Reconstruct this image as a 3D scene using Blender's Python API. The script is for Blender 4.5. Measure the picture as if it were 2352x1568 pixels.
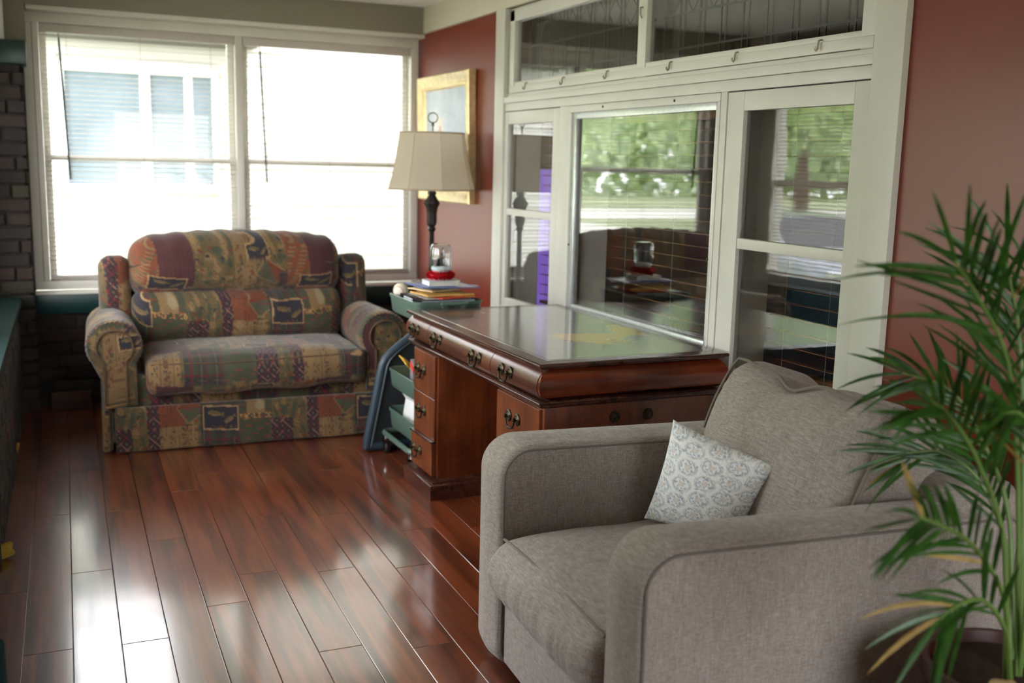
import bpy, bmesh, math, random
import numpy as np
from mathutils import Vector, Matrix, noise as mnoise
random.seed(11); np.random.seed(11)
for o in list(bpy.data.objects): bpy.data.objects.remove(o, do_unlink=True)
scene = bpy.context.scene
COL = scene.collection
PI = math.pi

# ------------------------------------------------------------------ camera
CAM_H = 1.40
YAW, PITCH, ROLL, FPX = 0.42990, 0.168006, -0.023835, 2382.0
_f = Vector((math.sin(YAW)*math.cos(PITCH), math.cos(YAW)*math.cos(PITCH), -math.sin(PITCH)))
_r = Vector((math.cos(YAW), -math.sin(YAW), 0)); _d = _f.cross(_r)
_r2 = math.cos(ROLL)*_r + math.sin(ROLL)*_d; _d2 = -math.sin(ROLL)*_r + math.cos(ROLL)*_d
cam_data = bpy.data.cameras.new('camera'); cam = bpy.data.objects.new('camera', cam_data); COL.objects.link(cam)
up, back = -_d2, -_f
cam.matrix_world = Matrix(((_r2.x, up.x, back.x, 0), (_r2.y, up.y, back.y, 0), (_r2.z, up.z, back.z, CAM_H), (0, 0, 0, 1)))
cam_data.sensor_width = 36.0; cam_data.lens = 36.0*FPX/2352.0
cam_data.clip_start = 0.05; cam_data.clip_end = 200
cam_data.dof.use_dof = True; cam_data.dof.focus_distance = 3.15; cam_data.dof.aperture_fstop = 2.4
scene.camera = cam

# ------------------------------------------------------------------ sky and exposure
world = bpy.data.worlds.new('overcast_sky'); scene.world = world; world.use_nodes = True
wn = world.node_tree.nodes; wl = world.node_tree.links
bg = wn['Background']; bg.inputs['Color'].default_value = (0.95, 0.97, 1.0, 1); bg.inputs['Strength'].default_value = 1.0
scene.view_settings.view_transform = 'Standard'; scene.view_settings.look = 'None'
scene.view_settings.gamma = 1.0; scene.view_settings.use_curve_mapping = False
scene.view_settings.exposure = 3.62
scene.cycles.max_bounces = 12; scene.cycles.diffuse_bounces = 6; scene.cycles.glossy_bounces = 6
scene.cycles.transmission_bounces = 8; scene.cycles.transparent_max_bounces = 24

# ------------------------------------------------------------------ helpers
def lin(r, g, b):
    def c(v):
        v /= 255.0
        return v/12.92 if v <= 0.04045 else ((v+0.055)/1.055)**2.4
    return (c(r), c(g), c(b))
def lin4(r, g, b): return lin(r, g, b) + (1.0,)

MATS = {}
class NT:
    """small wrapper round a material's node tree"""
    def __init__(self, name):
        m = bpy.data.materials.new(name); m.use_nodes = True
        self.m = m; self.t = m.node_tree; self.b = self.t.nodes['Principled BSDF']; self.out = self.t.nodes['Material Output']
        MATS[name] = m
    def n(self, typ, **kw):
        nd = self.t.nodes.new('ShaderNode'+typ)
        for k, v in kw.items():
            if hasattr(nd, k): setattr(nd, k, v)
        return nd
    def l(self, a, b): self.t.links.new(a, b)
    def val(self, sock, v):
        if hasattr(v, 'is_output') or isinstance(v, bpy.types.NodeSocket): self.l(v, sock)
        else: sock.default_value = v
    def math(self, op, a, b=None, clamp=False):
        nd = self.n('Math', operation=op, use_clamp=clamp); self.val(nd.inputs[0], a)
        if b is not None: self.val(nd.inputs[1], b)
        return nd.outputs[0]
    def mix(self, fac, a, b, blend='MIX'):
        nd = self.n('Mix', data_type='RGBA', blend_type=blend); self.val(nd.inputs[0], fac)
        self.val(nd.inputs[6], a if not isinstance(a, tuple) or len(a) == 4 else a+(1,)); self.val(nd.inputs[7], b if not isinstance(b, tuple) or len(b) == 4 else b+(1,))
        return nd.outputs[2]
    def coord(self, kind='Object'): return self.n('TexCoord').outputs[kind]
    def mapping(self, vec, scale=(1, 1, 1), loc=(0, 0, 0), rot=(0, 0, 0)):
        nd = self.n('Mapping'); self.l(vec, nd.inputs[0]); self.val(nd.inputs['Scale'], scale); self.val(nd.inputs['Rotation'], rot)
        self.val(nd.inputs['Location'], loc); return nd.outputs[0]
    def noise(self, vec, scale=5, detail=4, rough=0.55, dist=0.0):
        nd = self.n('TexNoise'); self.l(vec, nd.inputs['Vector']); nd.inputs['Scale'].default_value = scale
        nd.inputs['Detail'].default_value = detail; nd.inputs['Roughness'].default_value = rough; nd.inputs['Distortion'].default_value = dist
        return nd.outputs['Fac']
    def ramp(self, fac, stops, interp='LINEAR'):
        nd = self.n('ValToRGB'); nd.color_ramp.interpolation = interp; e = nd.color_ramp.elements
        while len(e) < len(stops): e.new(0.5)
        for i, (p, c) in enumerate(stops):
            e[i].position = p; e[i].color = c if len(c) == 4 else tuple(c)+(1,)
        self.l(fac, nd.inputs[0]); return nd.outputs[0]
    def set(self, **kw):
        for k, v in kw.items():
            s = self.b.inputs[k.replace('_', ' ')]
            if isinstance(v, tuple) and len(v) == 3 and s.type == 'RGBA': v = v+(1,)
            self.val(s, v)
    def bump(self, h, strength=0.2, dist=0.01):
        nd = self.n('Bump'); nd.inputs['Strength'].default_value = strength; nd.inputs['Distance'].default_value = dist
        self.l(h, nd.inputs['Height']); self.l(nd.outputs[0], self.b.inputs['Normal'])
    def rnd(self): return self.n('ObjectInfo').outputs['Random']

def plain(name, col, rough=0.5, metal=0.0, spec=0.5, var=0.0, scale=12.0, bump=0.0, coat=0.0):
    t = NT(name); c = lin4(*col)
    if var > 0:
        f = t.noise(t.coord(), scale, 5, 0.6)
        dark = tuple(v*(1-var) for v in c[:3])+(1,); light = tuple(min(1, v*(1+var)) for v in c[:3])+(1,)
        t.set(Base_Color=t.ramp(f, [(0.3, dark), (0.7, light)]))
    else: t.set(Base_Color=c)
    t.set(Roughness=rough, Metallic=metal); t.b.inputs['Specular IOR Level'].default_value = spec
    if coat: t.set(Coat_Weight=coat, Coat_Roughness=0.1)
    if bump: t.bump(t.noise(t.coord(), scale*6, 3), bump, 0.004)
    return t.m

def link(o, parent=None):
    COL.objects.link(o)
    if parent is not None: o.parent = parent
    return o
def pydata(name, V, F, mat, parent=None, smooth=False, loc=None, rot=None):
    me = bpy.data.meshes.new(name)
    me.from_pydata([tuple(v) for v in V], [], [tuple(f) for f in F]); me.update()
    if smooth: me.polygons.foreach_set('use_smooth', [True]*len(me.polygons))
    if mat is not None: me.materials.append(mat if not isinstance(mat, str) else MATS[mat])
    o = bpy.data.objects.new(name, me)
    if loc is not None: o.location = loc
    if rot is not None: o.rotation_euler = rot
    return link(o, parent)
def share(name, me, parent=None, loc=(0, 0, 0), rot=(0, 0, 0), scale=(1, 1, 1)):
    o = bpy.data.objects.new(name, me); o.location = loc; o.rotation_euler = rot; o.scale = scale
    return link(o, parent)
def tag(o, label, cat, group=None):
    o['label'] = label; o['category'] = cat
    if group: o['group'] = group
    return o
def thing(name, label, cat, loc=(0, 0, 0), rotz=0.0, group=None):
    o = bpy.data.objects.new(name, None); o.empty_display_size = 0.05; o.location = loc; o.rotation_euler = (0, 0, rotz)
    COL.objects.link(o); return tag(o, label, cat, group)
def struct(o, label=None):
    o['kind'] = 'structure'
    if label: o['label'] = label
    return o
def structe(name, label=None, loc=(0, 0, 0), rotz=0.0):
    o = bpy.data.objects.new(name, None); o.location = loc; o.rotation_euler = (0, 0, rotz); COL.objects.link(o); return struct(o, label)

BOXF = [(0, 3, 2, 1), (4, 5, 6, 7), (0, 1, 5, 4), (1, 2, 6, 5), (2, 3, 7, 6), (3, 0, 4, 7)]
class MB:
    """collects shapes into one mesh"""
    def __init__(self): self.V = []; self.F = []
    def box(self, x0, x1, y0, y1, z0, z1):
        k = len(self.V)
        x0, x1 = min(x0, x1), max(x0, x1); y0, y1 = min(y0, y1), max(y0, y1); z0, z1 = min(z0, z1), max(z0, z1)
        self.V += [(x0, y0, z0), (x1, y0, z0), (x1, y1, z0), (x0, y1, z0), (x0, y0, z1), (x1, y0, z1), (x1, y1, z1), (x0, y1, z1)]
        self.F += [tuple(k+i for i in f) for f in BOXF]; return self
    def tube(self, pts, r, n=8, closed=False, caps=True):
        pts = [Vector(p) for p in pts]; N = len(pts); k = len(self.V)
        rs = r if isinstance(r, (list, tuple)) else [r]*N
        prev = None
        for i in range(N):
            if closed: t = (pts[(i+1) % N]-pts[i-1])
            else: t = pts[min(i+1, N-1)]-pts[max(i-1, 0)]
            t.normalize()
            if prev is None:
                a = Vector((0, 0, 1)) if abs(t.z) < 0.9 else Vector((1, 0, 0)); u = t.cross(a).normalized()
            else: u = (prev-t*prev.dot(t)).normalized()
            prev = u; w = t.cross(u)
            for j in range(n):
                a = 2*PI*j/n; self.V.append(tuple(pts[i]+(u*math.cos(a)+w*math.sin(a))*rs[i]))
        M = N if closed else N-1
        for i in range(M):
            i2 = (i+1) % N
            for j in range(n):
                j2 = (j+1) % n; self.F.append((k+i*n+j, k+i*n+j2, k+i2*n+j2, k+i2*n+j))
        if caps and not closed:
            self.F.append(tuple(k+j for j in range(n))[::-1]); self.F.append(tuple(k+(N-1)*n+j for j in range(n)))
        return self
    def lathe(self, prof, n=24, centre=(0, 0, 0), axis='z', wob=None):
        k = len(self.V); c = Vector(centre)
        for i, (r, z) in enumerate(prof):
            for j in range(n):
                a = 2*PI*j/n; rr = r*(wob(a) if wob else 1)
                p = Vector((rr*math.cos(a), rr*math.sin(a), z))
                if axis == 'x': p = Vector((p.z, p.x, p.y))
                elif axis == 'y': p = Vector((p.x, p.z, p.y))
                self.V.append(tuple(c+p))
        for i in range(len(prof)-1):
            for j in range(n):
                j2 = (j+1) % n; self.F.append((k+i*n+j, k+i*n+j2, k+(i+1)*n+j2, k+(i+1)*n+j))
        if prof[0][0] > 1e-6: self.F.append(tuple(k+j for j in range(n))[::-1])
        if prof[-1][0] > 1e-6: self.F.append(tuple(k+(len(prof)-1)*n+j for j in range(n)))
        return self
    def ring(self, x0, x1, y0, y1, prof, capb=True, capt=True):
        """rectangle swept through (inset, z) steps, bottom to top"""
        k = len(self.V)
        for d, z in prof: self.V += [(x0+d, y0+d, z), (x1-d, y0+d, z), (x1-d, y1-d, z), (x0+d, y1-d, z)]
        for i in range(len(prof)-1):
            for j in range(4):
                j2 = (j+1) % 4; self.F.append((k+i*4+j, k+i*4+j2, k+i*4+4+j2, k+i*4+4+j))
        if capb: self.F.append((k+3, k+2, k+1, k))
        e = k+4*(len(prof)-1)
        if capt: self.F.append((e, e+1, e+2, e+3))
        return self
    def prism(self, pts, a0, a1, plane='xz'):
        """polygon extruded along the axis missing from plane"""
        k = len(self.V); n = len(pts)
        for a in (a0, a1):
            for p, q in pts:
                self.V.append({'xz': (p, a, q), 'yz': (a, p, q), 'xy': (p, q, a)}[plane])
        self.F.append(tuple(k+i for i in range(n))); self.F.append(tuple(k+n+i for i in range(n))[::-1])
        for i in range(n):
            j = (i+1) % n; self.F.append((k+i, k+n+i, k+n+j, k+j))
        return self
    def quad(self, a, b, c, d):
        k = len(self.V); self.V += [tuple(a), tuple(b), tuple(c), tuple(d)]; self.F.append((k, k+1, k+2, k+3)); return self
    def build(self, name, mat, parent=None, smooth=False, bevel=0.0, seg=2, loc=None, rot=None, angle=40):
        o = pydata(name, self.V, self.F, mat, parent, False, loc, rot); me = o.data
        bm = bmesh.new(); bm.from_mesh(me)
        bmesh.ops.recalc_face_normals(bm, faces=bm.faces)
        if bevel > 0:
            ed = [e for e in bm.edges if len(e.link_faces) == 2 and e.calc_face_angle(0) > math.radians(30)]
            bmesh.ops.bevel(bm, geom=ed, offset=bevel, segments=seg, affect='EDGES', profile=0.6, clamp_overlap=True)
        bm.to_mesh(me); bm.free()
        if smooth or bevel > 0:
            me.polygons.foreach_set('use_smooth', [True]*len(me.polygons))
            bm = bmesh.new(); bm.from_mesh(me)
            for e in bm.edges:
                if len(e.link_faces) == 2 and e.calc_face_angle(0) > math.radians(angle): e.smooth = False
            bm.to_mesh(me); bm.free()
        return o
def box(name, x0, x1, y0, y1, z0, z1, mat, parent=None, bevel=0.0, **k):
    return MB().box(x0, x1, y0, y1, z0, z1).build(name, mat, parent, bevel=bevel, **k)

def rbox_mesh(size, r, res=0.02, deform=None):
    """rounded box as a dense grid; returns V (n,3), F list"""
    h = np.array(size)/2.0; r = min(r, min(h)*0.999)
    def axis(hh):
        inner = hh-r
        m = max(2, int(round(2*inner/res))+1) if inner > 1e-6 else 1
        mid = np.linspace(-inner, inner, m) if m > 1 else np.array([0.0])
        ne = max(2, int(round(r*0.8/res))+1)
        ed = r*np.tan(np.linspace(0, PI/4, ne+1)[1:])
        return np.concatenate([-(inner+ed[::-1]), mid, inner+ed])
    A = [axis(hh) for hh in h]; V = []; F = []; base = 0
    for ax in range(3):
        u, v = (ax+1) % 3, (ax+2) % 3
        U, W = np.meshgrid(A[u], A[v], indexing='ij')
        for s in (-1, 1):
            P = np.zeros(U.shape+(3,)); P[..., u] = U; P[..., v] = W; P[..., ax] = s*h[ax]
            n1, n2 = U.shape; V.append(P.reshape(-1, 3))
            idx = base+np.arange(n1*n2).reshape(n1, n2)
            q = np.stack([idx[:-1, :-1], idx[1:, :-1], idx[1:, 1:], idx[:-1, 1:]], -1).reshape(-1, 4)
            if s < 0: q = q[:, ::-1]
            F.append(q); base += n1*n2
    V = np.concatenate(V); F = np.concatenate(F)
    key = np.round(V, 6); uq, first, inv = np.unique(key, axis=0, return_index=True, return_inverse=True)
    inv = inv.reshape(-1); V = V[first]; F = inv[F]
    inner = h-r; q = np.clip(V, -inner, inner); d = V-q; L = np.linalg.norm(d, axis=1, keepdims=True); L[L == 0] = 1
    V = q+d/L*r
    if deform is not None: V = deform(V, h)
    return V, F
def npmesh(name, V, F, mat, parent=None, loc=None, rot=None, color=None, smooth=True):
    me = bpy.data.meshes.new(name); F = np.asarray(F); n = F.shape[1]
    me.vertices.add(len(V)); me.vertices.foreach_set('co', np.asarray(V, dtype=np.float32).ravel())
    me.loops.add(F.size); me.loops.foreach_set('vertex_index', F.ravel().astype(np.int32))
    me.polygons.add(len(F)); me.polygons.foreach_set('loop_start', np.arange(0, F.size, n, dtype=np.int32))
    me.polygons.foreach_set('use_smooth', [smooth]*len(F))
    me.update(calc_edges=True)
    if color is not None:
        at = me.color_attributes.new('print', 'FLOAT_COLOR', 'POINT')
        at.data.foreach_set('color', np.concatenate([color, np.ones((len(V), 1))], 1).astype(np.float32).ravel())
    me.materials.append(mat if not isinstance(mat, str) else MATS[mat])
    o = bpy.data.objects.new(name, me)
    if loc is not None: o.location = loc
    if rot is not None: o.rotation_euler = rot
    return link(o, parent)
def wav(P, s, seed=0):
    """cheap smooth pseudo noise, vectorised, about -1..1"""
    rs = np.random.RandomState(seed); o = np.zeros(len(P))
    for i in range(7):
        k = rs.normal(size=3); k /= np.linalg.norm(k); f = s*(0.6+rs.rand()*1.3); o += np.sin(P@k*f*2*PI+rs.rand()*6.28)
    return o/4.0
def puff(ax, amt, wr=0.0, ws=6, seed=1):
    u, v = [i for i in range(3) if i != ax]
    def f(V, h):
        V = V.copy(); w = (1-(V[:, u]/h[u])**2).clip(0)*(1-(V[:, v]/h[v])**2).clip(0)
        V[:, ax] += np.sign(V[:, ax])*amt*w**0.6*np.abs(V[:, ax])/h[ax]
        if wr: V += (wr*wav(V, ws, seed))[:, None]*np.array([[1 if i == ax else 0.35 for i in range(3)]])
        return V
    return f
# ------------------------------------------------------------------ materials
def m_plank():
    t = NT('laminate_plank'); co = t.coord(); r = t.rnd()
    off = t.n('CombineXYZ'); t.l(t.math('MULTIPLY', r, 37.0), off.inputs[0]); t.l(t.math('MULTIPLY', r, 91.0), off.inputs[1])
    v = t.n('VectorMath', operation='ADD'); t.l(co, v.inputs[0]); t.l(off.outputs[0], v.inputs[1]); v = v.outputs[0]
    g1 = t.noise(t.mapping(v, (34, 1.5, 1)), 1.0, 3, 0.5)
    g2 = t.noise(t.mapping(v, (140, 3.0, 1)), 1.0, 3, 0.6)
    big = t.noise(t.mapping(v, (15, 1.1, 1)), 1.0, 4, 0.55, 0.35)
    c = t.ramp(g1, [(0.2, lin(88, 40, 22)), (0.50, lin(126, 61, 32)), (0.85, lin(150, 80, 42))])
    c = t.mix(t.math('MULTIPLY', g2, 0.30), c, lin(70, 32, 20), 'MIX')
    dark = t.ramp(big, [(0.34, (0.16, 0.14, 0.14, 1)), (0.44, (0.52, 0.49, 0.49, 1)), (0.54, (1, 1, 1, 1))])
    c = t.mix(0.85, c, dark, 'MULTIPLY')
    tone = t.ramp(r, [(0.0, (0.80, 0.76, 0.78, 1)), (0.5, (1.0, 0.97, 0.95, 1)), (1.0, (1.12, 1.06, 1.02, 1))])
    c = t.mix(1.0, c, tone, 'MULTIPLY')
    sc = t.noise(t.mapping(co, (60, 7, 1), rot=(0, 0, 0.9)), 1.0, 2, 0.4)
    sm = t.noise(t.mapping(v, (3, 3, 3)), 1.6, 5, 0.7)
    rough = t.ramp(sm, [(0.3, (0.285,)*3), (0.7, (0.34,)*3)])
    t.set(Base_Color=c, Roughness=rough, Coat_Weight=1.0, Coat_Roughness=0.11, Coat_IOR=1.9); t.b.inputs['Specular IOR Level'].default_value = 0.6
    t.bump(g2, 0.012, 0.002)
m_plank()
def m_paint(name, col, rough, var=0.12, chips=None, spec=0.5, coat=0.0):
    t = NT(name); co = t.coord(); f = t.noise(co, 2.2, 5, 0.6); g = t.noise(co, 26, 4, 0.7)
    c = lin4(*col); a = tuple(v*(1-var) for v in c[:3])+(1,); b = tuple(min(1, v*(1+var*0.6)) for v in c[:3])+(1,)
    cc = t.ramp(f, [(0.3, a), (0.7, b)])
    if chips:
        m = t.ramp(t.noise(co, 9, 6, 0.75), [(0.70, (0, 0, 0, 1)), (0.73, (1, 1, 1, 1))]); cc = t.mix(m, cc, lin(*chips))
    t.set(Base_Color=cc, Roughness=rough); t.b.inputs['Specular IOR Level'].default_value = spec
    if coat: t.set(Coat_Weight=coat, Coat_Roughness=0.18)
    t.bump(g, 0.06, 0.003)
m_paint('red_wall_paint', (120, 47, 32), 0.31, 0.08, spec=0.48)
m_paint('cream_trim_paint', (203, 200, 191), 0.38, 0.07)
m_paint('white_window_paint', (214, 210, 202), 0.36, 0.07)
m_paint('grey_beam_paint', (134, 128, 114), 0.6, 0.06)
m_paint('frieze_paint', (196, 190, 168), 0.55, 0.05)
m_paint('ceiling_paint', (226, 224, 220), 0.8, 0.03)
m_paint('teal_paint', (9, 50, 50), 0.30, 0.16, chips=None, spec=0.5)
m_paint('teal_matte', (10, 42, 42), 0.85, 0.1, spec=0.1)
m_paint('jamb_paint', (228, 226, 216), 0.45, 0.06)
def m_brick():
    t = NT('old_brick'); co = t.coord(); r = t.rnd()
    base = t.ramp(r, [(0.0, lin(28, 22, 20)), (0.2, lin(38, 26, 22)), (0.4, lin(34, 30, 25)), (0.55, lin(44, 29, 25)), (0.7, lin(48, 43, 30)), (0.85, lin(30, 24, 21)), (0.97, lin(72, 40, 33))], 'CONSTANT')
    f = t.noise(co, 60, 5, 0.7); g = t.noise(co, 260, 3, 0.6)
    c = t.mix(1.0, base, t.ramp(f, [(0.25, (0.5,)*3), (0.75, (1.35,)*3)]), 'MULTIPLY')
    c = t.mix(t.ramp(t.noise(co, 45, 5, 0.8), [(0.62, (0,)*3), (0.72, (0.5,)*3)]), c, lin(112, 84, 52))
    t.set(Base_Color=c, Roughness=0.82); t.bump(t.math('ADD', f, g), 0.5, 0.006)
m_brick()
plain('mortar', (46, 42, 38), 0.95, var=0.3, scale=40, bump=0.4)
def m_attr(name, rough=0.85, weave=900, sheen=0.25, spec=0.2, bump=0.15):
    t = NT(name); a = t.n('Attribute'); a.attribute_name = 'print'; co = t.coord()
    w = t.noise(co, weave*0.5, 2, 0.5)
    c = t.mix(1.0, a.outputs['Color'], t.ramp(w, [(0.25, (0.72,)*3), (0.75, (1.25,)*3)]), 'MULTIPLY')
    t.set(Base_Color=c, Roughness=rough, Sheen_Weight=sheen); t.b.inputs['Specular IOR Level'].default_value = spec
    t.bump(w, bump, 0.002)
m_attr('printed_upholstery'); m_attr('printed_cotton', 0.9, 1200, 0.1, 0.2, 0.08)
def m_linen():
    t = NT('grey_linen'); co = t.coord()
    a = t.noise(t.mapping(co, (420, 420, 30)), 1.0, 2, 0.5); b = t.noise(t.mapping(co, (40, 40, 420)), 1.0, 2, 0.5)
    c1 = t.noise(t.mapping(co, (300, 30, 300)), 1.0, 2, 0.5)
    s = t.math('MULTIPLY', t.math('ADD', t.math('ADD', a, b), c1), 0.333)
    col = t.ramp(s, [(0.36, lin(124, 115, 109)), (0.5, lin(147, 138, 131)), (0.64, lin(170, 161, 154))])
    big = t.noise(co, 3, 4, 0.6); col = t.mix(1.0, col, t.ramp(big, [(0.3, (0.92, 0.9, 0.9)), (0.7, (1.05, 1.05, 1.04))]), 'MULTIPLY')
    t.set(Base_Color=col, Roughness=0.92, Sheen_Weight=0.2); t.b.inputs['Specular IOR Level'].default_value = 0.15
    t.bump(s, 0.35, 0.003)
m_linen()
plain('linen_piping', (122, 112, 102), 0.9, var=0.15, scale=300)
plain('linen_seam', (112, 104, 99), 0.95); plain('sofa_piping', (92, 70, 52), 0.9, var=0.3, scale=40)
def m_wood(name, dark, mid, light, axis='y', rough=0.28, spec=0.5, fig=1.0, coat=0.25, wear=None):
    t = NT(name); co = t.coord(); st = {'y': (26, 2.2, 26), 'z': (26, 26, 2.2), 'x': (2.2, 26, 26)}[axis]
    g = t.noise(t.mapping(co, st), 1.0, 6, 0.6, 0.7); p = t.noise(t.mapping(co, tuple(v*5 for v in st)), 1.0, 3, 0.5)
    c = t.ramp(g, [(0.25, lin(*dark)), (0.5, lin(*mid)), (0.78, lin(*light))])
    c = t.mix(t.math('MULTIPLY', p, 0.5*fig), c, lin(*dark))
    pat = t.noise(co, 7, 4, 0.6, 0.5); c = t.mix(1.0, c, t.ramp(pat, [(0.32, (0.62, 0.6, 0.62)), (0.55, (1.0, 1.0, 1.0)), (0.8, (1.12, 1.08, 1.0))]), 'MULTIPLY')
    if wear:
        m = t.ramp(t.noise(co, 55, 6, 0.8), [(0.69, (0,)*3), (0.72, (0.8,)*3)]); c = t.mix(m, c, lin(*wear))
    t.set(Base_Color=c, Roughness=rough, Coat_Weight=coat, Coat_Roughness=0.2); t.b.inputs['Specular IOR Level'].default_value = spec
    t.bump(p, 0.05, 0.002)
m_wood('mahogany_drawer', (74, 36, 22), (122, 64, 34), (152, 90, 52), 'z', 0.34, wear=(150, 110, 74))
m_wood('mahogany_bombe', (54, 28, 22), (92, 50, 34), (118, 70, 46), 'y', 0.32, coat=0.35)
m_wood('mahogany_side', (74, 27, 15), (122, 50, 24), (150, 70, 34), 'x', 0.26, coat=0.3)
m_wood('mahogany_carcass', (72, 30, 15), (118, 54, 24), (148, 74, 34), 'z', 0.35)
m_wood('mahogany_edge', (44, 22, 18), (78, 42, 32), (104, 62, 46), 'y', 0.26, coat=0.4, wear=(146, 106, 78))
m_wood('blind_wood', (70, 40, 20), (132, 84, 42), (176, 122, 66), 'y', 0.4, coat=0.0)
m_wood('house_floor_wood', (70, 38, 22), (104, 60, 34), (130, 80, 48), 'y', 0.35)
m_wood('scrap_board', (50, 26, 20), (78, 42, 34), (96, 56, 44), 'x', 0.5, coat=0.0)
def m_leather():
    t = NT('worn_desk_leather'); co = t.coord(); n = t.noise(t.mapping(co, (1.0, 1.35, 1.0)), 9, 8, 0.70, 0.4)
    fine = t.noise(t.mapping(co, (30, 160, 30)), 1.0, 5, 0.6)
    c = t.ramp(t.noise(co, 3.5, 5, 0.6), [(0.3, lin(58, 36, 28)), (0.5, lin(72, 50, 39)), (0.72, lin(78, 66, 54))])
    sx = t.n('SeparateXYZ'); t.l(co, sx.inputs[0])
    def blob(cx, cy, rx, ry):
        dx = t.math('DIVIDE', t.math('SUBTRACT', sx.outputs[0], cx), rx); dy = t.math('DIVIDE', t.math('SUBTRACT', sx.outputs[1], cy), ry)
        return t.math('SUBTRACT', 1.0, t.math('ADD', t.math('MULTIPLY', dx, dx), t.math('MULTIPLY', dy, dy)), True)
    b = t.math('MAXIMUM', t.math('MAXIMUM', blob(1.90, 3.36, 0.20, 0.17), blob(2.09, 3.50, 0.08, 0.17)), blob(1.80, 3.42, 0.09, 0.12))
    m = t.ramp(t.math('ADD', t.math('MULTIPLY', b, 0.30), t.math('MULTIPLY', n, 1.05)), [(0.685, (0,)*3), (0.70, (1,)*3)])
    wear = t.ramp(t.noise(t.mapping(co, (14, 60, 14)), 1.0, 6, 0.75), [(0.66, (0,)*3), (0.69, (0.55,)*3)])
    edge = t.math('LESS_THAN', sx.outputs[0], 1.62)
    wear = t.math('MULTIPLY', wear, edge)
    c = t.mix(wear, c, lin(150, 106, 62)); c = t.mix(m, c, lin(196, 160, 96))
    cr = t.noise(t.mapping(co, (9, 42, 9)), 1.0, 5, 0.65, 0.8)
    t.set(Base_Color=c, Roughness=t.mix(m, (0.26, 0.26, 0.26, 1), (0.6, 0.6, 0.6, 1))); t.b.inputs['Specular IOR Level'].default_value = 0.5
    t.set(Coat_Weight=1.0, Coat_Roughness=0.12)
    t.bump(t.math('ADD', fine, t.math('MULTIPLY', cr, 1.2)), 0.4, 0.003)
m_leather()
plain('antique_brass', (66, 59, 45), 0.38, 1.0, var=0.35, scale=120)
plain('gold_leaf', (222, 198, 148), 0.27, 0.45, var=0.22, scale=30, bump=0.15)
plain('gold_pale', (226, 206, 160), 0.32, 0.5, var=0.12, scale=30)
plain('frame_back', (36, 26, 22), 0.7)
plain('cart_green', (84, 106, 94), 0.34, 0.0, var=0.05, coat=0.2)
plain('chrome', (205, 205, 208), 0.12, 1.0); plain('black_rubber', (24, 24, 26), 0.5); plain('black_plastic', (30, 30, 33), 0.4)
plain('aluminium', (206, 208, 208), 0.32, 0.6, var=0.1, scale=50)
plain('card_table_blue', (44, 60, 72), 0.42, var=0.12, scale=18, bump=0.1); plain('card_table_under', (40, 44, 48), 0.6, var=0.2); plain('card_table_trim', (96, 106, 110), 0.3, 0.3)
plain('lamp_bronze', (42, 38, 36), 0.38, 0.35, var=0.2, scale=60); plain('lamp_brass', (120, 112, 84), 0.3, 0.9)
def m_shade():
    t = NT('shade_fabric'); co = t.coord(); w = t.noise(co, 420, 2); c = t.ramp(w, [(0.3, lin(218, 206, 188)), (0.7, lin(234, 224, 208))])
    d = t.n('BsdfDiffuse'); tr = t.n('BsdfTranslucent'); t.l(c, d.inputs[0]); t.l(c, tr.inputs[0])
    mx = t.n('MixShader'); mx.inputs[0].default_value = 0.55; t.l(d.outputs[0], mx.inputs[1]); t.l(tr.outputs[0], mx.inputs[2]); t.l(mx.outputs[0], t.out.inputs[0])
m_shade(); plain('shade_trim', (170, 152, 128), 0.8); plain('shade_seam', (184, 168, 142), 0.85)
def m_glass(name, ior=1.5, tint=(1, 1, 1), rough=0.0, wavy=0.0, gain=1.0):
    t = NT(name); fr = t.n('Fresnel'); fr.inputs[0].default_value = ior
    tr = t.n('BsdfTransparent'); tr.inputs[0].default_value = tint+(1,); gl = t.n('BsdfGlossy'); gl.inputs['Roughness'].default_value = rough
    mx = t.n('MixShader'); t.l(t.math('MULTIPLY', t.math('MULTIPLY', fr.outputs[0], gain, True), t.math('SUBTRACT', 1.0, t.n('NewGeometry').outputs['Backfacing'])), mx.inputs[0]); t.l(tr.outputs[0], mx.inputs[1]); t.l(gl.outputs[0], mx.inputs[2]); t.l(mx.outputs[0], t.out.inputs[0])
    if wavy:
        b = t.n('Bump'); b.inputs['Strength'].default_value = wavy; b.inputs['Distance'].default_value = 0.01
        t.l(t.noise(t.coord(), 7, 2), b.inputs['Height']); t.l(b.outputs[0], gl.inputs['Normal']); t.l(b.outputs[0], fr.inputs['Normal'])
m_glass('window_glass', 1.5, (0.985, 0.985, 0.985)); m_glass('old_window_glass', 1.75, (0.96, 0.97, 0.965), 0.0, 0.02, 2.0); m_glass('leaded_glass', 1.75, (0.93, 0.95, 0.95), 0.0, 0.0, 2.0); m_glass('storm_glass', 1.7, (0.95, 0.965, 0.96), 0.0, 0.0, 2.2); m_glass('jar_glass', 1.55, (0.95, 0.98, 0.98), 0.03, 0.0, 2.2); m_glass('picture_glass', 1.6, (0.98, 0.98, 0.98), 0.10, 0.0, 1.8)
plain('lead_came', (64, 66, 64), 0.55, 0.4)
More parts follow.
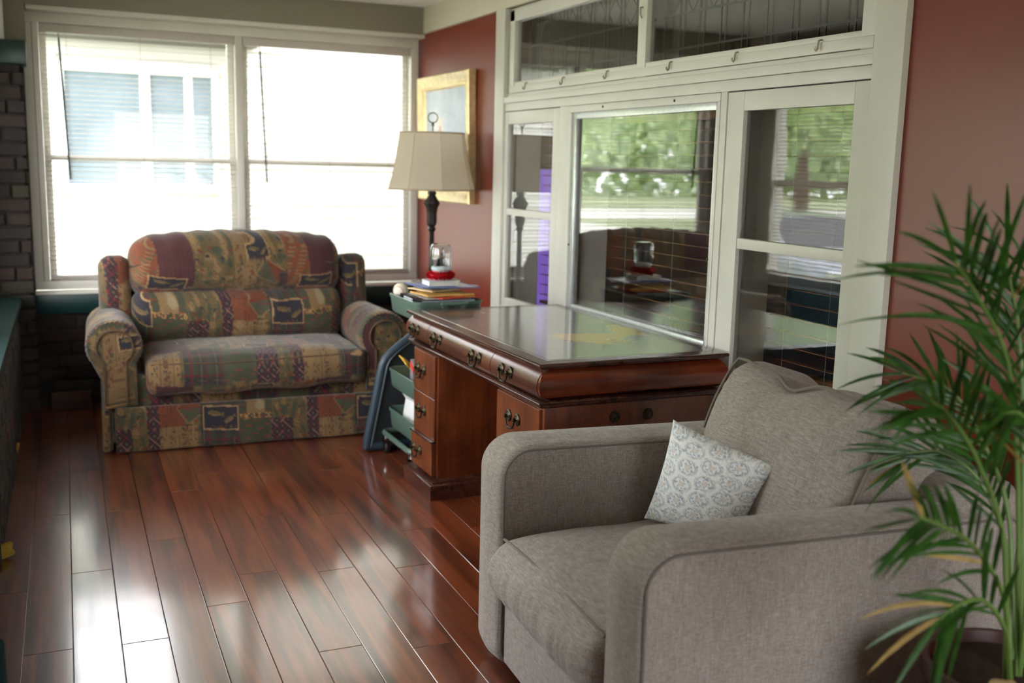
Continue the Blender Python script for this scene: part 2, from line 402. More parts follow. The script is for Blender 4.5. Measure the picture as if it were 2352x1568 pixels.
def m_blind():
    t = NT('white_blind_slat'); c = lin4(226, 222, 214); d = t.n('BsdfDiffuse'); d.inputs[0].default_value = c; tr = t.n('BsdfTranslucent'); tr.inputs[0].default_value = c
    mx = t.n('MixShader'); mx.inputs[0].default_value = 0.22; t.l(d.outputs[0], mx.inputs[1]); t.l(tr.outputs[0], mx.inputs[2])
    gl = t.n('BsdfGlossy'); gl.inputs['Roughness'].default_value = 0.3; m2 = t.n('MixShader'); m2.inputs[0].default_value = 0.04
    t.l(mx.outputs[0], m2.inputs[1]); t.l(gl.outputs[0], m2.inputs[2]); t.l(m2.outputs[0], t.out.inputs[0])
m_blind(); plain('blind_rail', (196, 188, 182), 0.45); plain('blind_cord', (150, 148, 142), 0.8); plain('blind_wand', (44, 52, 56), 0.35)
plain('white_siding', (206, 204, 200), 0.6, var=0.04, scale=4); plain('house_trim_white', (222, 222, 220), 0.5); plain('dark_window_glass', (116, 128, 138), 0.1, var=0.15, scale=2); plain('roof_shingle', (96, 92, 88), 0.9, var=0.2, scale=14)
def m_grass():
    t = NT('lawn_grass'); co = t.coord(); t.set(Base_Color=t.ramp(t.noise(co, 1.4, 7, 0.7), [(0.3, lin(138, 148, 110)), (0.7, lin(176, 184, 146))]), Roughness=0.9)
m_grass(); plain('pale_road', (222, 219, 212), 0.85, var=0.06, scale=3); plain('kerb_paint_yellow', (222, 176, 44), 0.7)
plain('bark', (88, 72, 58), 0.95, var=0.3, scale=30, bump=0.5)
def m_leaf(name, a, b, rough=0.45, trans=0.3):
    t = NT(name); c = t.ramp(t.noise(t.coord(), 30, 3), [(0.3, lin(*a)), (0.7, lin(*b))])
    t.set(Base_Color=c, Roughness=rough); t.b.inputs['Specular IOR Level'].default_value = 0.4
    tr = t.n('BsdfTranslucent'); t.l(t.mix(1.0, c, (1.2, 1.35, 0.7, 1), 'MULTIPLY'), tr.inputs[0]); mx = t.n('MixShader'); mx.inputs[0].default_value = trans
    t.l(t.b.outputs[0], mx.inputs[1]); t.l(tr.outputs[0], mx.inputs[2]); t.l(mx.outputs[0], t.out.inputs[0])
m_leaf('tree_leaf', (162, 178, 144), (198, 210, 178), 0.5, 0.4); m_leaf('palm_leaf', (28, 64, 22), (56, 98, 34), 0.35, 0.22); m_leaf('palm_leaf_dry', (150, 120, 66), (176, 150, 92), 0.6, 0.2)
plain('palm_stem', (96, 124, 58), 0.5, var=0.2); plain('pot_glaze', (70, 34, 28), 0.35, var=0.15); plain('potting_soil', (52, 38, 28), 0.95, var=0.4, scale=60); plain('bark_chip', (186, 158, 112), 0.85, var=0.3, scale=60); plain('white_stone', (226, 218, 206), 0.7, var=0.1, scale=40)
plain('car_silver', (150, 156, 164), 0.22, 0.6, coat=0.5); plain('car_glass', (40, 48, 56), 0.05); plain('tyre', (26, 26, 27), 0.8)
plain('house_wall_dark', (92, 78, 66), 0.85, var=0.06, scale=3); plain('house_ceiling', (150, 146, 140), 0.9); plain('dark_teal_fabric', (34, 62, 66), 0.85, var=0.2, scale=50); plain('dark_furniture', (40, 32, 30), 0.4, var=0.2)
t = NT('purple_screen'); t.set(Base_Color=lin(120, 92, 190), Emission_Color=lin(136, 104, 206), Emission_Strength=0.085, Roughness=0.6)
plain('paper_white', (222, 222, 220), 0.8, var=0.04); plain('page_block', (206, 202, 186), 0.85, var=0.12, scale=200); plain('folder_blue', (92, 112, 164), 0.5, var=0.06); plain('manila', (212, 166, 92), 0.7, var=0.12, scale=14); plain('manila_pale', (222, 194, 150), 0.75, var=0.08); plain('mailer_yellow', (222, 170, 52), 0.6, var=0.12, scale=16); plain('book_black', (28, 28, 34), 0.35); plain('book_cover_white', (214, 216, 222), 0.4); plain('page_grey', (150, 154, 170), 0.6, var=0.1, scale=200); plain('red_card', (190, 66, 44), 0.6, var=0.2, scale=60); plain('orange_card', (212, 132, 62), 0.6); plain('box_grey', (128, 122, 128), 0.55, var=0.12, scale=30); plain('box_label_red', (206, 60, 44), 0.5, var=0.3, scale=120); plain('box_label_yellow', (226, 190, 70), 0.5)
plain('ball_leather', (226, 216, 198), 0.5, var=0.05, scale=60); plain('stitch_red', (186, 96, 84), 0.6)
plain('red_tinsel', (196, 18, 34), 0.22, 0.7, var=0.3, scale=200); plain('snow', (232, 236, 238), 0.7, var=0.06, scale=300, bump=0.4); plain('bottle_brush_green', (36, 66, 66), 0.7, var=0.3, scale=200); plain('jar_lid', (190, 190, 190), 0.3, 0.8)
plain('foam_yellow', (150, 120, 36), 0.9, var=0.25, scale=50, bump=0.6); plain('screw_dark', (40, 38, 36), 0.5, 0.5); plain('hook_metal', (168, 160, 142), 0.4, 0.6); plain('tape_teal', (40, 120, 130), 0.6)
def m_painting():
    t = NT('picture_print'); co = t.coord(); s = t.n('SeparateXYZ'); t.l(co, s.inputs[0]); y, z = s.outputs[1], s.outputs[2]
    n = t.noise(co, 9, 5, 0.6); c = t.ramp(n, [(0.3, lin(176, 184, 194)), (0.7, lin(214, 218, 222))])  # print colours lightened to imitate window glare on the glass
    def soft(v, e0, e1):
        nd = t.n('MapRange'); nd.interpolation_type = 'SMOOTHSTEP'; t.l(v, nd.inputs[0]); nd.inputs[1].default_value = e0; nd.inputs[2].default_value = e1; return nd.outputs[0]
    warm = t.math('MULTIPLY', soft(z, 0.06, -0.02), soft(y, -0.10, 0.02)); c = t.mix(t.math('MULTIPLY', warm, 0.85), c, lin(206, 176, 132))
    dy = t.math('DIVIDE', t.math('SUBTRACT', y, 0.10), 0.07); dz = t.math('DIVIDE', t.math('SUBTRACT', z, 0.0), 0.13)
    d = t.math('ADD', t.math('MULTIPLY', dy, dy), t.math('MULTIPLY', dz, dz)); arch = soft(d, 1.1, 0.8); c = t.mix(arch, c, lin(224, 206, 168))
    d2 = soft(d, 0.45, 0.25); c = t.mix(d2, c, lin(186, 120, 92)); red = t.math('MULTIPLY', soft(z, -0.05, -0.2), soft(y, 0.22, 0.3)); c = t.mix(red, c, lin(176, 92, 70))
    t.set(Base_Color=c, Roughness=0.5, Coat_Weight=0.6, Coat_Roughness=0.12)
m_painting()
# ------------------------------------------------------------------ room shell
XR, YB, ZC, LA = 2.21, 6.33, 2.335, 0.0225
YF = -1.4                                   # end of the porch behind the camera
# floor: planks run along local y of a slightly turned frame
floor = MB().box(-0.62, 2.42, YF-0.1, 6.50, -0.08, -0.010).build('floor', 'black_rubber'); floor.rotation_euler = (0, 0, -LA)
struct(floor, 'dark red-brown glossy laminate plank floor')
PW, PL = 0.1305, 1.235
ends = {-1: 4.77, 0: 5.524, 1: 4.877, 2: 4.268, 3: 3.874, 4: 4.453, 5: 4.677, 6: 4.024, 7: 4.614, 8: 3.952, 9: 4.555, 10: 3.669, 11: 4.331}
for k in range(-2, 19):
    u0 = -0.165+PW*k; e = ends.get(k, 4.0+random.random()*PL)
    v = e-PL*8
    while v < 6.33:
        a, b = max(v, YF), min(v+PL, 6.33); v += PL
        if b-a < 0.05: continue
        g = 0.0006
        o = MB().ring(-PW/2+g, PW/2-g, -(b-a)/2+g, (b-a)/2-g, [(0, -0.010), (0, -0.0016), (0.0018, 0.0)]).build('plank', 'laminate_plank', floor, loc=(u0+PW/2, (a+b)/2, 0))

# back wall: brick knee wall under the window, beam above
wb = MB().box(-0.30, 2.40, 6.262, 6.46, 0, 0.60).box(-0.6, 2.40, YB+0.07, 6.46, 2.16, 2.42).build('wall_back', 'mortar'); struct(wb, 'dark brick knee wall below the big window')
BRK = {}
def brick_mesh(L, H, D, seed):
    key = (round(L, 3), round(H, 3), seed)
    if key not in BRK:
        rs = random.Random(seed); m = MB().ring(-L/2, L/2, -H/2, H/2, [(0, 0), (0, D-0.004), (0.004+rs.random()*0.002, D)])
        o = m.build('brick', 'old_brick'); BRK[key] = o.data; bpy.data.objects.remove(o)
    return BRK[key]
def brick_wall(parent, axis, face, a0, a1, z0, z1, bl=0.205, bh=0.062, jt=0.011, depth=0.022):
    """bricks on a plane; axis 'x': faces -y at y=face; axis 'y': faces +x at x=face"""
    z = z0; row = 0
    while z+bh*0.6 < z1:
        h = min(bh, z1-z); a = a0-(bl+jt)*(0.5 if row % 2 else 0.0)*1.0-0.03*(row % 3)
        while a < a1:
            s, e = max(a, a0), min(a+bl, a1); a += bl+jt
            if e-s < 0.03: continue
            full = abs((e-s)-bl) < 1e-6; L = bl if full else round(e-s, 2)-0.002
            me = brick_mesh(L, h, depth, random.randint(0, 2)); c = (s+e)/2; jig = random.uniform(-0.003, 0.002)
            if axis == 'x': share('brick', me, parent, (c, face+depth+jig, z+h/2), (PI/2, 0, 0))
            else: share('brick', me, parent, (face-depth-jig, c, z+h/2), (PI/2, 0, PI/2))
        z += bh+jt; row += 1
brick_wall(wb, 'x', 6.25, 0.0-0.033, 2.225, 0.004, 0.53)
t1 = MB().box(-0.03, 2.215, 6.235, 6.33, 0.53, 0.634).build('trim_1', 'teal_paint', bevel=0.004); struct(t1, 'teal painted board under the back window')
t1b = box('trim_2', -0.03, 2.215, 6.243, 6.33, 0.634, 0.650, 'white_window_paint', bevel=0.003); struct(t1b, 'thin pale ledge on top of the teal board')
t2 = box('trim_3', -0.6, 2.222, 6.225, YB+0.08, 2.178, ZC+0.02, 'grey_beam_paint', bevel=0.004); struct(t2, 'grey boxed beam above the back window')
t3 = MB().box(-0.006, 2.222, 6.232, 6.36, 2.155, 2.178).build('trim_4', 'white_window_paint', bevel=0.003); struct(t3, 'chipped white moulding under the grey beam')
us = box('wall_sky_block', -0.66, 6.5, YF-0.15, 6.70, 2.47, 5.6, 'white_siding'); struct(us, 'unseen block over the porch, added to shade the neighbour house')  # out-of-view mass added to cut sky light on the neighbour's siding
cl = box('ceiling', -0.9, 2.42, YF-0.1, 6.46, ZC, ZC+0.1, 'ceiling_paint'); struct(cl, 'white porch ceiling')

# corner pier at the far left with its teal cap
pier = MB().box(-0.30, -0.055, 6.142, 6.46, 0, 1.858).box(-0.055, -0.024, 6.346, 6.46, 0, 2.17).build('wall_corner', 'mortar'); struct(pier, 'narrow brick pier in the far left corner')
brick_wall(pier, 'x', 6.12, -0.30, -0.033, 0.004, 1.852)
for i in range(25):
    share('brick', brick_mesh(0.13, 0.062, 0.022, i % 3), pier, (-0.055, 6.145+0.065, 0.004+0.073*i+0.031), (PI/2, 0, PI/2))
tc = box('trim_5', -0.32, -0.012, 6.06, 6.30, 1.858, 1.975, 'teal_paint', bevel=0.006); struct(tc, 'teal block capping the corner brick pier')
wc = box('wall_corner_upper', -0.32, -0.010, 6.20, 6.46, 1.975, 2.34, 'grey_beam_paint'); struct(wc, 'grey painted wall above the teal cap')
tw = MB().box(-0.20, -0.112, 6.09, 6.16, 1.978, 2.335).box(-0.30, -0.135, 6.05, 6.10, 1.978, 2.335).build('trim_6', 'white_window_paint', bevel=0.003); struct(tw, 'white casing corner above the teal cap')

# left wall (turned with the floor): knee wall, teal ledge, windows
wlft = MB().box(-0.62, -0.277, YF-0.1, 6.26, 0, 0.60).box(-0.62, -0.40, YF-0.1, 6.26, 1.95, 2.35).build('wall_left', 'mortar'); wlft.rotation_euler = (0, 0, -LA); struct(wlft, 'brick knee wall along the left side')
brick_wall(wlft, 'y', -0.255, 2.3, 6.24, 0.004, 0.60)
led = box('trim_7', -0.64, -0.238, YF-0.1, 6.255, 0.60, 0.640, 'teal_paint', bevel=0.005); led.rotation_euler = (0, 0, -LA); struct(led, 'glossy teal ledge on top of the left knee wall')
lpost = box('trim_8', -0.238, -0.150, 2.05, 2.20, 0.0, 0.44, 'teal_matte', bevel=0.012); lpost.rotation_euler = (0, 0, -LA); struct(lpost, 'short teal post at the near end of the knee wall')
# wall behind the camera
wfr = MB().box(-0.62, 0.95, YF-0.15, YF, 0, 2.4).box(2.12, 2.42, YF-0.15, YF, 0, 2.4).box(0.95, 2.12, YF-0.15, YF, 0, 0.35).box(0.95, 2.12, YF-0.15, YF, 1.95, 2.4).build('wall_front', 'cream_trim_paint'); struct(wfr, 'wall behind the viewer')  # unseen opening added near the right wall to light camera-facing sides

# right wall: red paint either side of the tall window bank
wr = MB().box(XR+0.015, XR+0.20, 5.09, 6.46, 0, 2.36).box(XR+0.015, XR+0.20, YF-0.1, 2.262, 0, 2.36).box(XR+0.015, XR+0.20, 2.262, 5.09, 0, 0.66).box(XR+0.015, XR+0.20, 2.262, 5.09, 2.19, 2.36).build('wall_right', 'red_wall_paint'); struct(wr, 'terracotta red painted wall on the right')
fz = box('trim_9', XR-0.004, XR+0.02, YF, 6.225, 2.182, ZC, 'frieze_paint', bevel=0.003); struct(fz, 'beige frieze board above the red wall')
cL = MB().box(XR-0.006, XR+0.06, 4.986, 5.10, 0, 2.182).build('trim_10', 'cream_trim_paint', bevel=0.004); struct(cL, 'cream casing left of the window bank')
cR = MB().box(XR-0.008, XR+0.06, 2.252, 2.371, 0, 2.182).build('trim_11', 'cream_trim_paint', bevel=0.005); struct(cR, 'cream casing right of the window bank')
rail = MB().box(XR-0.004, XR+0.06, 2.371, 4.986, 1.712, 1.742).box(XR+0.004, XR+0.06, 2.371, 4.986, 1.672, 1.711).build('trim_12', 'cream_trim_paint', bevel=0.003); struct(rail, 'cream cross rail between the transom and the lower windows')
for i, (a, b) in enumerate(((4.262, 4.358), (3.072, 3.108))):
    p = box('trim_%d' % (13+i), XR+0.002, XR+0.07, a, b, 0.66, 1.672, 'cream_trim_paint', bevel=0.004); struct(p, 'cream post between the lower windows')
ap = box('trim_15', XR-0.002, XR+0.06, 2.371, 4.986, 0.0, 0.672, 'cream_trim_paint', bevel=0.003); struct(ap, 'cream panel below the window bank')
# deep jambs behind the glass
jb = MB()
for y in (2.385, 3.045, 3.135, 4.235, 4.385, 4.965):
    jb.box(XR+0.06, XR+0.20, y-0.012, y+0.012, 0.66, 1.672)
jb.box(XR+0.06, XR+0.20, 2.371, 4.986, 0.64, 0.672).box(XR+0.06, XR+0.20, 2.371, 4.986, 1.66, 1.755).box(XR+0.06, XR+0.2, 2.371, 4.986, 2.17, 2.2)
o = jb.build('trim_16', 'jamb_paint'); struct(o, 'pale jamb linings behind the window panes')

# transom window
w = structe('window_2', 'long transom window with leaded glass above the lower windows')
fx = XR+0.018
MB().box(fx, fx+0.05, 2.371, 4.986, 1.742, 1.760).box(fx+0.012, fx+0.05, 2.371, 4.986, 2.168, 2.182).box(fx+0.016, fx+0.06, 4.962, 4.986, 1.742, 2.182).box(fx+0.016, fx+0.06, 2.371, 2.392, 1.742, 2.182).build('frame', 'cream_trim_paint', w, bevel=0.002)
for nm, a, b in (('stile', 4.908, 4.962), ('mullion', 3.650, 3.712), ('stile', 2.392, 2.447)):
    box(nm, fx-0.004, fx+0.035, a, b, 1.760, 2.168, 'cream_trim_paint', w, bevel=0.003)
box('rail', fx-0.006, fx+0.035, 2.392, 4.962, 1.762, 1.797, 'cream_trim_paint', w, bevel=0.003); box('rail', fx, fx+0.035, 2.447, 4.908, 1.797, 1.815, 'cream_trim_paint', w, bevel=0.003)
box('rail', fx-0.004, fx+0.035, 2.392, 4.962, 2.112, 2.168, 'cream_trim_paint', w, bevel=0.003)
for a, b in ((3.712, 4.908), (2.447, 3.650)):
    box('pane', fx+0.018, fx+0.022, a, b, 1.815, 2.112, 'old_window_glass', w)
    lm = MB(); xx = fx+0.075; zz = (1.862, 1.992)
    n = 9; step = (b-a)/n
    for i in range(n+1):
        for d in (-0.016, 0.016):
            y = a+step*i+d
            if a < y < b: lm.box(xx, xx+0.006, y-0.0035, y+0.0035, 1.80, 2.125)
    for z in zz: lm.box(xx-0.001, xx+0.007, a, b, z-0.004, z+0.004)
    for i in range(n):
        y0, y1 = a+step*i+0.016, a+step*(i+1)-0.016; ym = (y0+y1)/2; z0, z1, zm = 1.992, 2.12, 2.056
        for p, q in (((y0, zm), (ym, z0)), ((ym, z0), (y1, zm)), ((y1, zm), (ym, z1)), ((ym, z1), (y0, zm))):
            lm.tube([(xx+0.003, p[0], p[1]), (xx+0.003, q[0], q[1])], 0.0035, 4)
    lm.build('leading', 'lead_came', w)
    box('leaded_pane', xx+0.002, xx+0.004, a, b, 1.80, 2.125, 'leaded_glass', w)
hk = None
for y in (4.748, 4.349, 3.942, 3.456, 3.043, 2.620):
    pts = [(0, 0, 0.014), (-0.010, 0, 0.012), (-0.013, 0, 0.0), (-0.013, 0, -0.012), (-0.018, 0, -0.019), (-0.024, 0, -0.014), (-0.025, 0, -0.006)]
    if hk is None: hk = MB().tube(pts, 0.0034, 6).build('cup_hook', 'hook_metal', w, smooth=True, loc=(fx-0.002, y, 1.789)).data
    else: share('cup_hook', hk, w, (fx-0.002, y, 1.789))
MB().tube([(fx-0.004, 3.68, 2.03), (fx-0.016, 3.68, 2.028), (fx-0.018, 3.677, 2.0), (fx-0.012, 3.672, 1.985)], 0.004, 6).build('latch', 'hook_metal', w, smooth=True)

# lower windows
def sash(w, y0, y1, z0, z1, gy0, gy1, gz0, gz1, mun, glass, mat='cream_trim_paint', x=XR+0.006, th=0.04):
    box('stile', x, x+th, gy1, y1, z0, z1, mat, w, bevel=0.003); box('stile', x, x+th, y0, gy0, z0, z1, mat, w, bevel=0.003)
    box('rail', x, x+th, gy0, gy1, gz1, z1, mat, w, bevel=0.003); box('rail', x, x+th, gy0, gy1, z0, gz0, mat, w, bevel=0.003)
    if mun:
        box('muntin', x+0.002, x+th-0.004, gy0, gy1, mun[0], mun[1], mat, w, bevel=0.004)
        box('pane', x+0.016, x+0.019, gy0, gy1, gz0, mun[0], glass, w); box('pane', x+0.016, x+0.019, gy0, gy1, mun[1], gz1, glass, w)
    else: box('pane', x+0.016, x+0.019, gy0, gy1, gz0, gz1, glass, w)
w3 = structe('window_3', 'narrow two-pane window beside the red wall and picture')
sash(w3, 4.362, 4.984, 0.672, 1.668, 4.432, 4.945, 0.716, 1.606, (1.147, 1.182), 'old_window_glass')
w4 = structe('window_4', 'wide single-pane storm window above the desk')
MB().box(XR+0.0, XR+0.05, 3.108, 4.262, 1.640, 1.670).box(XR+0.0, XR+0.05, 4.236, 4.262, 0.672, 1.640).box(XR+0.0, XR+0.05, 3.108, 3.124, 0.672, 1.640).build('frame', 'cream_trim_paint', w4, bevel=0.003)
sash(w4, 3.124, 4.236, 0.672, 1.640, 3.146, 4.206, 0.776, 1.612, None, 'storm_glass', 'aluminium', XR+0.010, 0.03)
for y, z in ((3.95, 1.655), (3.40, 1.655), (4.222, 1.05), (3.134, 1.08)):
    MB().lathe([(0.005, 0), (0.005, 0.004), (0, 0.005)], 8).build('screw', 'screw_dark', w4, loc=(XR+0.001, y, z), rot=(0, -PI/2, 0))
w5 = structe('window_5', 'two-pane window beside the right-hand red wall')
sash(w5, 2.375, 3.070, 0.640, 1.668, 2.446, 2.978, 0.706, 1.603, (1.132, 1.169), 'old_window_glass')

# back window
w1 = structe('window_1', 'large paired double-hung window with white blinds')
fy = YB
box('head', -0.020, 2.214, fy, fy+0.09, 2.100, 2.155, 'white_window_paint', w1, bevel=0.003)
box('jamb', -0.028, 0.050, fy, fy+0.09, 0.700, 2.100, 'white_window_paint', w1, bevel=0.004)
box('jamb_strip', 0.016, 0.020, fy-0.003, fy, 0.700, 2.100, 'grey_beam_paint', w1)
box('jamb', 2.166, 2.214, fy, fy+0.09, 0.700, 2.100, 'white_window_paint', w1, bevel=0.004)
box('mullion', 1.091, 1.133, fy+0.002, fy+0.09, 0.700, 2.100, 'white_window_paint', w1, bevel=0.004)
box('sill', -0.028, 2.214, fy-0.004, fy+0.09, 0.652, 0.702, 'white_window_paint', w1, bevel=0.005)
def sashx(w, x0, x1, z0, z1, y, st=0.036, th=0.03, mat='white_window_paint'):
    box('stile', x0, x0+st, y, y+th, z0, z1, mat, w, bevel=0.002); box('stile', x1-st, x1, y, y+th, z0, z1, mat, w, bevel=0.002)
    box('rail', x0+st, x1-st, y, y+th, z0, z0+st*0.8, mat, w, bevel=0.002); box('rail', x0+st, x1-st, y, y+th, z1-st*0.75, z1, mat, w, bevel=0.002)
    box('pane', x0+st, x1-st, y+th*0.5, y+th*0.5+0.003, z0+st*0.8, z1-st*0.75, 'window_glass', w)
for a, b in ((0.052, 1.090), (1.134, 2.165)):
    sashx(w1, a, b, 1.372, 2.098, fy+0.062); sashx(w1, a, b, 0.703, 1.396, fy+0.034)
SLAT = {}
def blind(name, label, group, L, z0, z1, x0=0.0, pitch=0.026, dep=0.025, tilt=0.12, wand=True, sag=0.0):
    """white venetian blind hanging along local x from x0, facing -y"""
    b = thing(name, label, 'blind', group=group)
    box('headrail', x0, x0+L, -0.013, 0.013, z1-0.045, z1, 'blind_rail', b, bevel=0.002)
    box('bottom_rail', x0+0.004, x0+L-0.004, -0.012, 0.012, z0, z0+0.016, 'blind_rail', b, bevel=0.003)
    me = None; z = z1-0.06; n = 0
    while z > z0+0.03:
        if me is None:
            m = MB(); k = 4
            for i in range(k+1):
                s = -dep/2+dep*i/k; m.V += [(x0+0.003, s, 0.0022*(1-(2*s/dep)**2)), (x0+L-0.003, s, 0.0022*(1-(2*s/dep)**2))]
            for i in range(k): m.F.append((2*i, 2*i+1, 2*i+3, 2*i+2))
            for v in list(m.V): m.V.append((v[0], v[1], v[2]-0.0006))
            q = 2*(k+1)
            for i in range(k): m.F.append((q+2*i, q+2*i+2, q+2*i+3, q+2*i+1))
            for i in range(k):
                m.F.append((2*i, 2*i+2, q+2*i+2, q+2*i)); m.F.append((2*i+1, q+2*i+1, q+2*i+3, 2*i+3))
            m.F += [(0, q, q+1, 1), (2*k, 2*k+1, q+2*k+1, q+2*k)]
            o = m.build('slat', 'white_blind_slat', b, smooth=True); me = o.data; o.location = (0, 0, z); o.rotation_euler = (tilt, 0, 0)
        else: share('slat', me, b, (0, 0, z), (tilt+random.uniform(-0.02, 0.02), random.uniform(-1, 1)*sag, 0))
        z -= pitch; n += 1
    for f in (0.13, 0.5, 0.87):
        for s in (-1, 1): MB().tube([(x0+L*f, s*(dep/2+0.001), z0+0.01), (x0+L*f, s*(dep/2+0.001), z1-0.03)], 0.0007, 4).build('cord', 'blind_cord', b)
    if wand:
        MB().tube([(x0+0.095, -0.020, z1-0.045), (x0+0.097, -0.022, z1-0.075)], 0.002, 5).tube([(x0+0.097, -0.022, z1-0.075), (x0+0.125, -0.024, z1-0.83)], 0.0058, 6).build('wand', 'blind_wand', b)
    return b
b1 = blind('window_blind', 'lowered white blind on the left half of the back window', 'white window blinds', 1.034, 0.716, 2.098, 0.0, sag=0.0005); b1.location = (0.054, fy+0.018, 0)
b2 = blind('window_blind', 'lowered white blind on the right half of the back window, behind the lamp', 'white window blinds', 1.028, 0.716, 2.098, 0.0, sag=0.0005); b2.location = (1.136, fy+0.018, 0)

# left side windows (seen only in the reflections)
for i, v1 in enumerate((6.02, 4.76, 3.50)):
    v0 = v1-(1.16 if v1 > 4 else 1.0)
    w = structe('window_%d' % (6+i), 'double-hung window along the left wall'); w.rotation_euler = (0, 0, -LA)
    u = -0.40
    for nm, a, b in (('jamb', v1-0.05, v1), ('jamb', v0, v0+0.05)): box(nm, u-0.10, u, a, b, 0.64, 1.95, 'white_window_paint', w, bevel=0.003)
    box('head', u-0.10, u, v0, v1, 1.90, 1.95, 'white_window_paint', w); box('sill', u-0.10, u+0.01, v0, v1, 0.64, 0.69, 'white_window_paint', w)
    box('meeting_rail', u-0.07, u-0.03, v0+0.05, v1-0.05, 1.30, 1.345, 'white_window_paint', w)
    box('pane', u-0.052, u-0.049, v0+0.05, v1-0.05, 0.69, 1.30, 'window_glass', w); box('pane', u-0.052, u-0.049, v0+0.05, v1-0.05, 1.345, 1.90, 'window_glass', w)
o = MB().box(-0.50, -0.40, 6.02, 6.26, 0.64, 1.95)
for v1 in (4.76, 3.50): o.box(-0.50, -0.40, v1, v1+0.10, 0.64, 1.95)
o.box(-0.50, -0.40, YF-0.1, 2.50, 0.64, 1.95)  # solid stretch instead of nearer windows, keeps light off the near right wall
o = o.build('trim_17', 'white_window_paint'); o.rotation_euler = (0, 0, -LA); struct(o, 'white posts between the left windows, plus a near panel added to block light')
b3 = blind('window_blind', 'white blind on the left side window by the brick pier, seen mirrored in the glass', 'white window blinds', 1.04, 0.70, 1.90, 0.0, wand=False, tilt=0.25)
b3.rotation_euler = (0, 0, PI/2-LA); _u, _v = -0.375, 4.92; b3.location = (_u*math.cos(LA)+_v*math.sin(LA), -_u*math.sin(LA)+_v*math.cos(LA), 0)

# ------------------------------------------------------------------ dim room of the house behind the window bank
hx0, hx1, hy0, hy1 = XR+0.20, 5.4, 1.0, 6.9
o = box('floor_house', hx0, hx1, hy0, hy1, -0.05, 0.0, 'house_floor_wood'); struct(o, 'wooden floor of the room behind the glass')
o = box('ceiling_house', hx0, hx1, hy0, hy1, 2.45, 2.5, 'house_ceiling'); struct(o, 'ceiling of the room behind the glass')
o = MB().box(hx1, hx1+0.1, hy0, hy1, 0, 2.5).build('wall_house_far', 'house_wall_dark'); struct(o, 'brown wall of the room behind the glass')
o = MB().box(hx0, hx1, hy0-0.1, hy0, 0, 2.5).build('wall_house_near', 'house_wall_dark'); struct(o, 'brown side wall of the room behind the glass')
o = MB().box(hx0, hx1, hy1, hy1+0.1, 0, 2.5).build('wall_house_back', 'house_wall_dark'); struct(o, 'brown end wall of the room behind the glass')
def wood_blind(label, y0, y1, z0, z1, pitch=0.052):
    b = thing('wooden_blind', label, 'blind', (XR+0.235, (y0+y1)/2, 0), group='wooden blinds behind the porch windows'); L = y1-y0; me = None
    box('headrail', -0.02, 0.02, -L/2, L/2, z1-0.04, z1, 'blind_wood', b)
    z = z1-0.08
    while z > z0+0.04:
        if me is None: me = MB().box(-0.022, 0.022, -L/2, L/2, -0.0014, 0.0014).build('slat', 'blind_wood', b, loc=(0, 0, z), rot=(0, 0.10, 0)).data
        else: share('slat', me, b, (0, 0, z), (0, 0.10, 0))
        z -= pitch
    box('bottom_rail', -0.02, 0.02, -L/2, L/2, z0, z0+0.015, 'blind_wood', b)
    for f in (-0.36, 0.0, 0.36): MB().tube([(-0.024, L*f, z0), (-0.024, L*f, z1)], 0.0012, 4).build('cord', 'blind_cord', b)
wood_blind('wooden slat blind behind the narrow window beside the red wall', 4.40, 4.95, 0.68, 1.64)
wood_blind('wooden slat blind behind the wide window above the desk', 3.15, 4.22, 0.68, 1.64)
wood_blind('wooden slat blind behind the window beside the armchair', 2.40, 3.03, 0.68, 1.64)
s = thing('glowing_screen', 'purple glowing screen behind the narrow window', 'screen', (3.04, 6.05, 0))
box('bezel', -0.34, 0.34, 0.0, 0.05, 0.28, 1.42, 'black_plastic', s, bevel=0.006); box('screen', -0.31, 0.31, -0.004, 0.0, 0.32, 1.38, 'purple_screen', s); MB().box(-0.25, 0.25, -0.1, 0.15, 0, 0.03).box(-0.04, 0.04, 0.0, 0.05, 0.03, 0.30).build('stand', 'black_plastic', s)
s = thing('dark_sofa', 'dark teal sofa in the room behind the right window', 'sofa', (3.6, 3.8, 0))
for nm, a in (('seat', (-0.45, 0.35, -0.9, 0.9, 0.12, 0.45)), ('backrest', (0.25, 0.5, -0.9, 0.9, 0.3, 0.9)), ('armrest', (-0.45, 0.5, -1.1, -0.9, 0.1, 0.65)), ('armrest', (-0.45, 0.5, 0.9, 1.1, 0.1, 0.65))):
    box(nm, *a, 'dark_teal_fabric', s, bevel=0.05, seg=3)
for i in range(4): box('leg', (-0.4, 0.4)[i % 2]-0.03, (-0.4, 0.4)[i % 2]+0.03, (-1.0, 1.0)[i//2]-0.03, (-1.0, 1.0)[i//2]+0.03, 0, 0.12, 'dark_furniture', s)
# ------------------------------------------------------------------ outside
GZ = -0.70
o = MB().box(-70, 40, -60, 80, GZ-0.2, GZ).build('ground', 'lawn_grass'); struct(o, 'lawn around the porch')
o = MB().box(-14.5, -8.5, -60, 80, GZ, GZ+0.02).build('road', 'pale_road'); struct(o, 'pale street beyond the porch')
o = MB().box(-8.5, -8.3, -60, 80, GZ, GZ+0.12).build('kerb', 'kerb_paint_yellow'); struct(o, 'yellow kerb of the street')
o = MB().box(-5.2, -3.8, -60, 80, GZ, GZ+0.015).build('sidewalk', 'pale_road'); struct(o, 'pavement in front of the house')
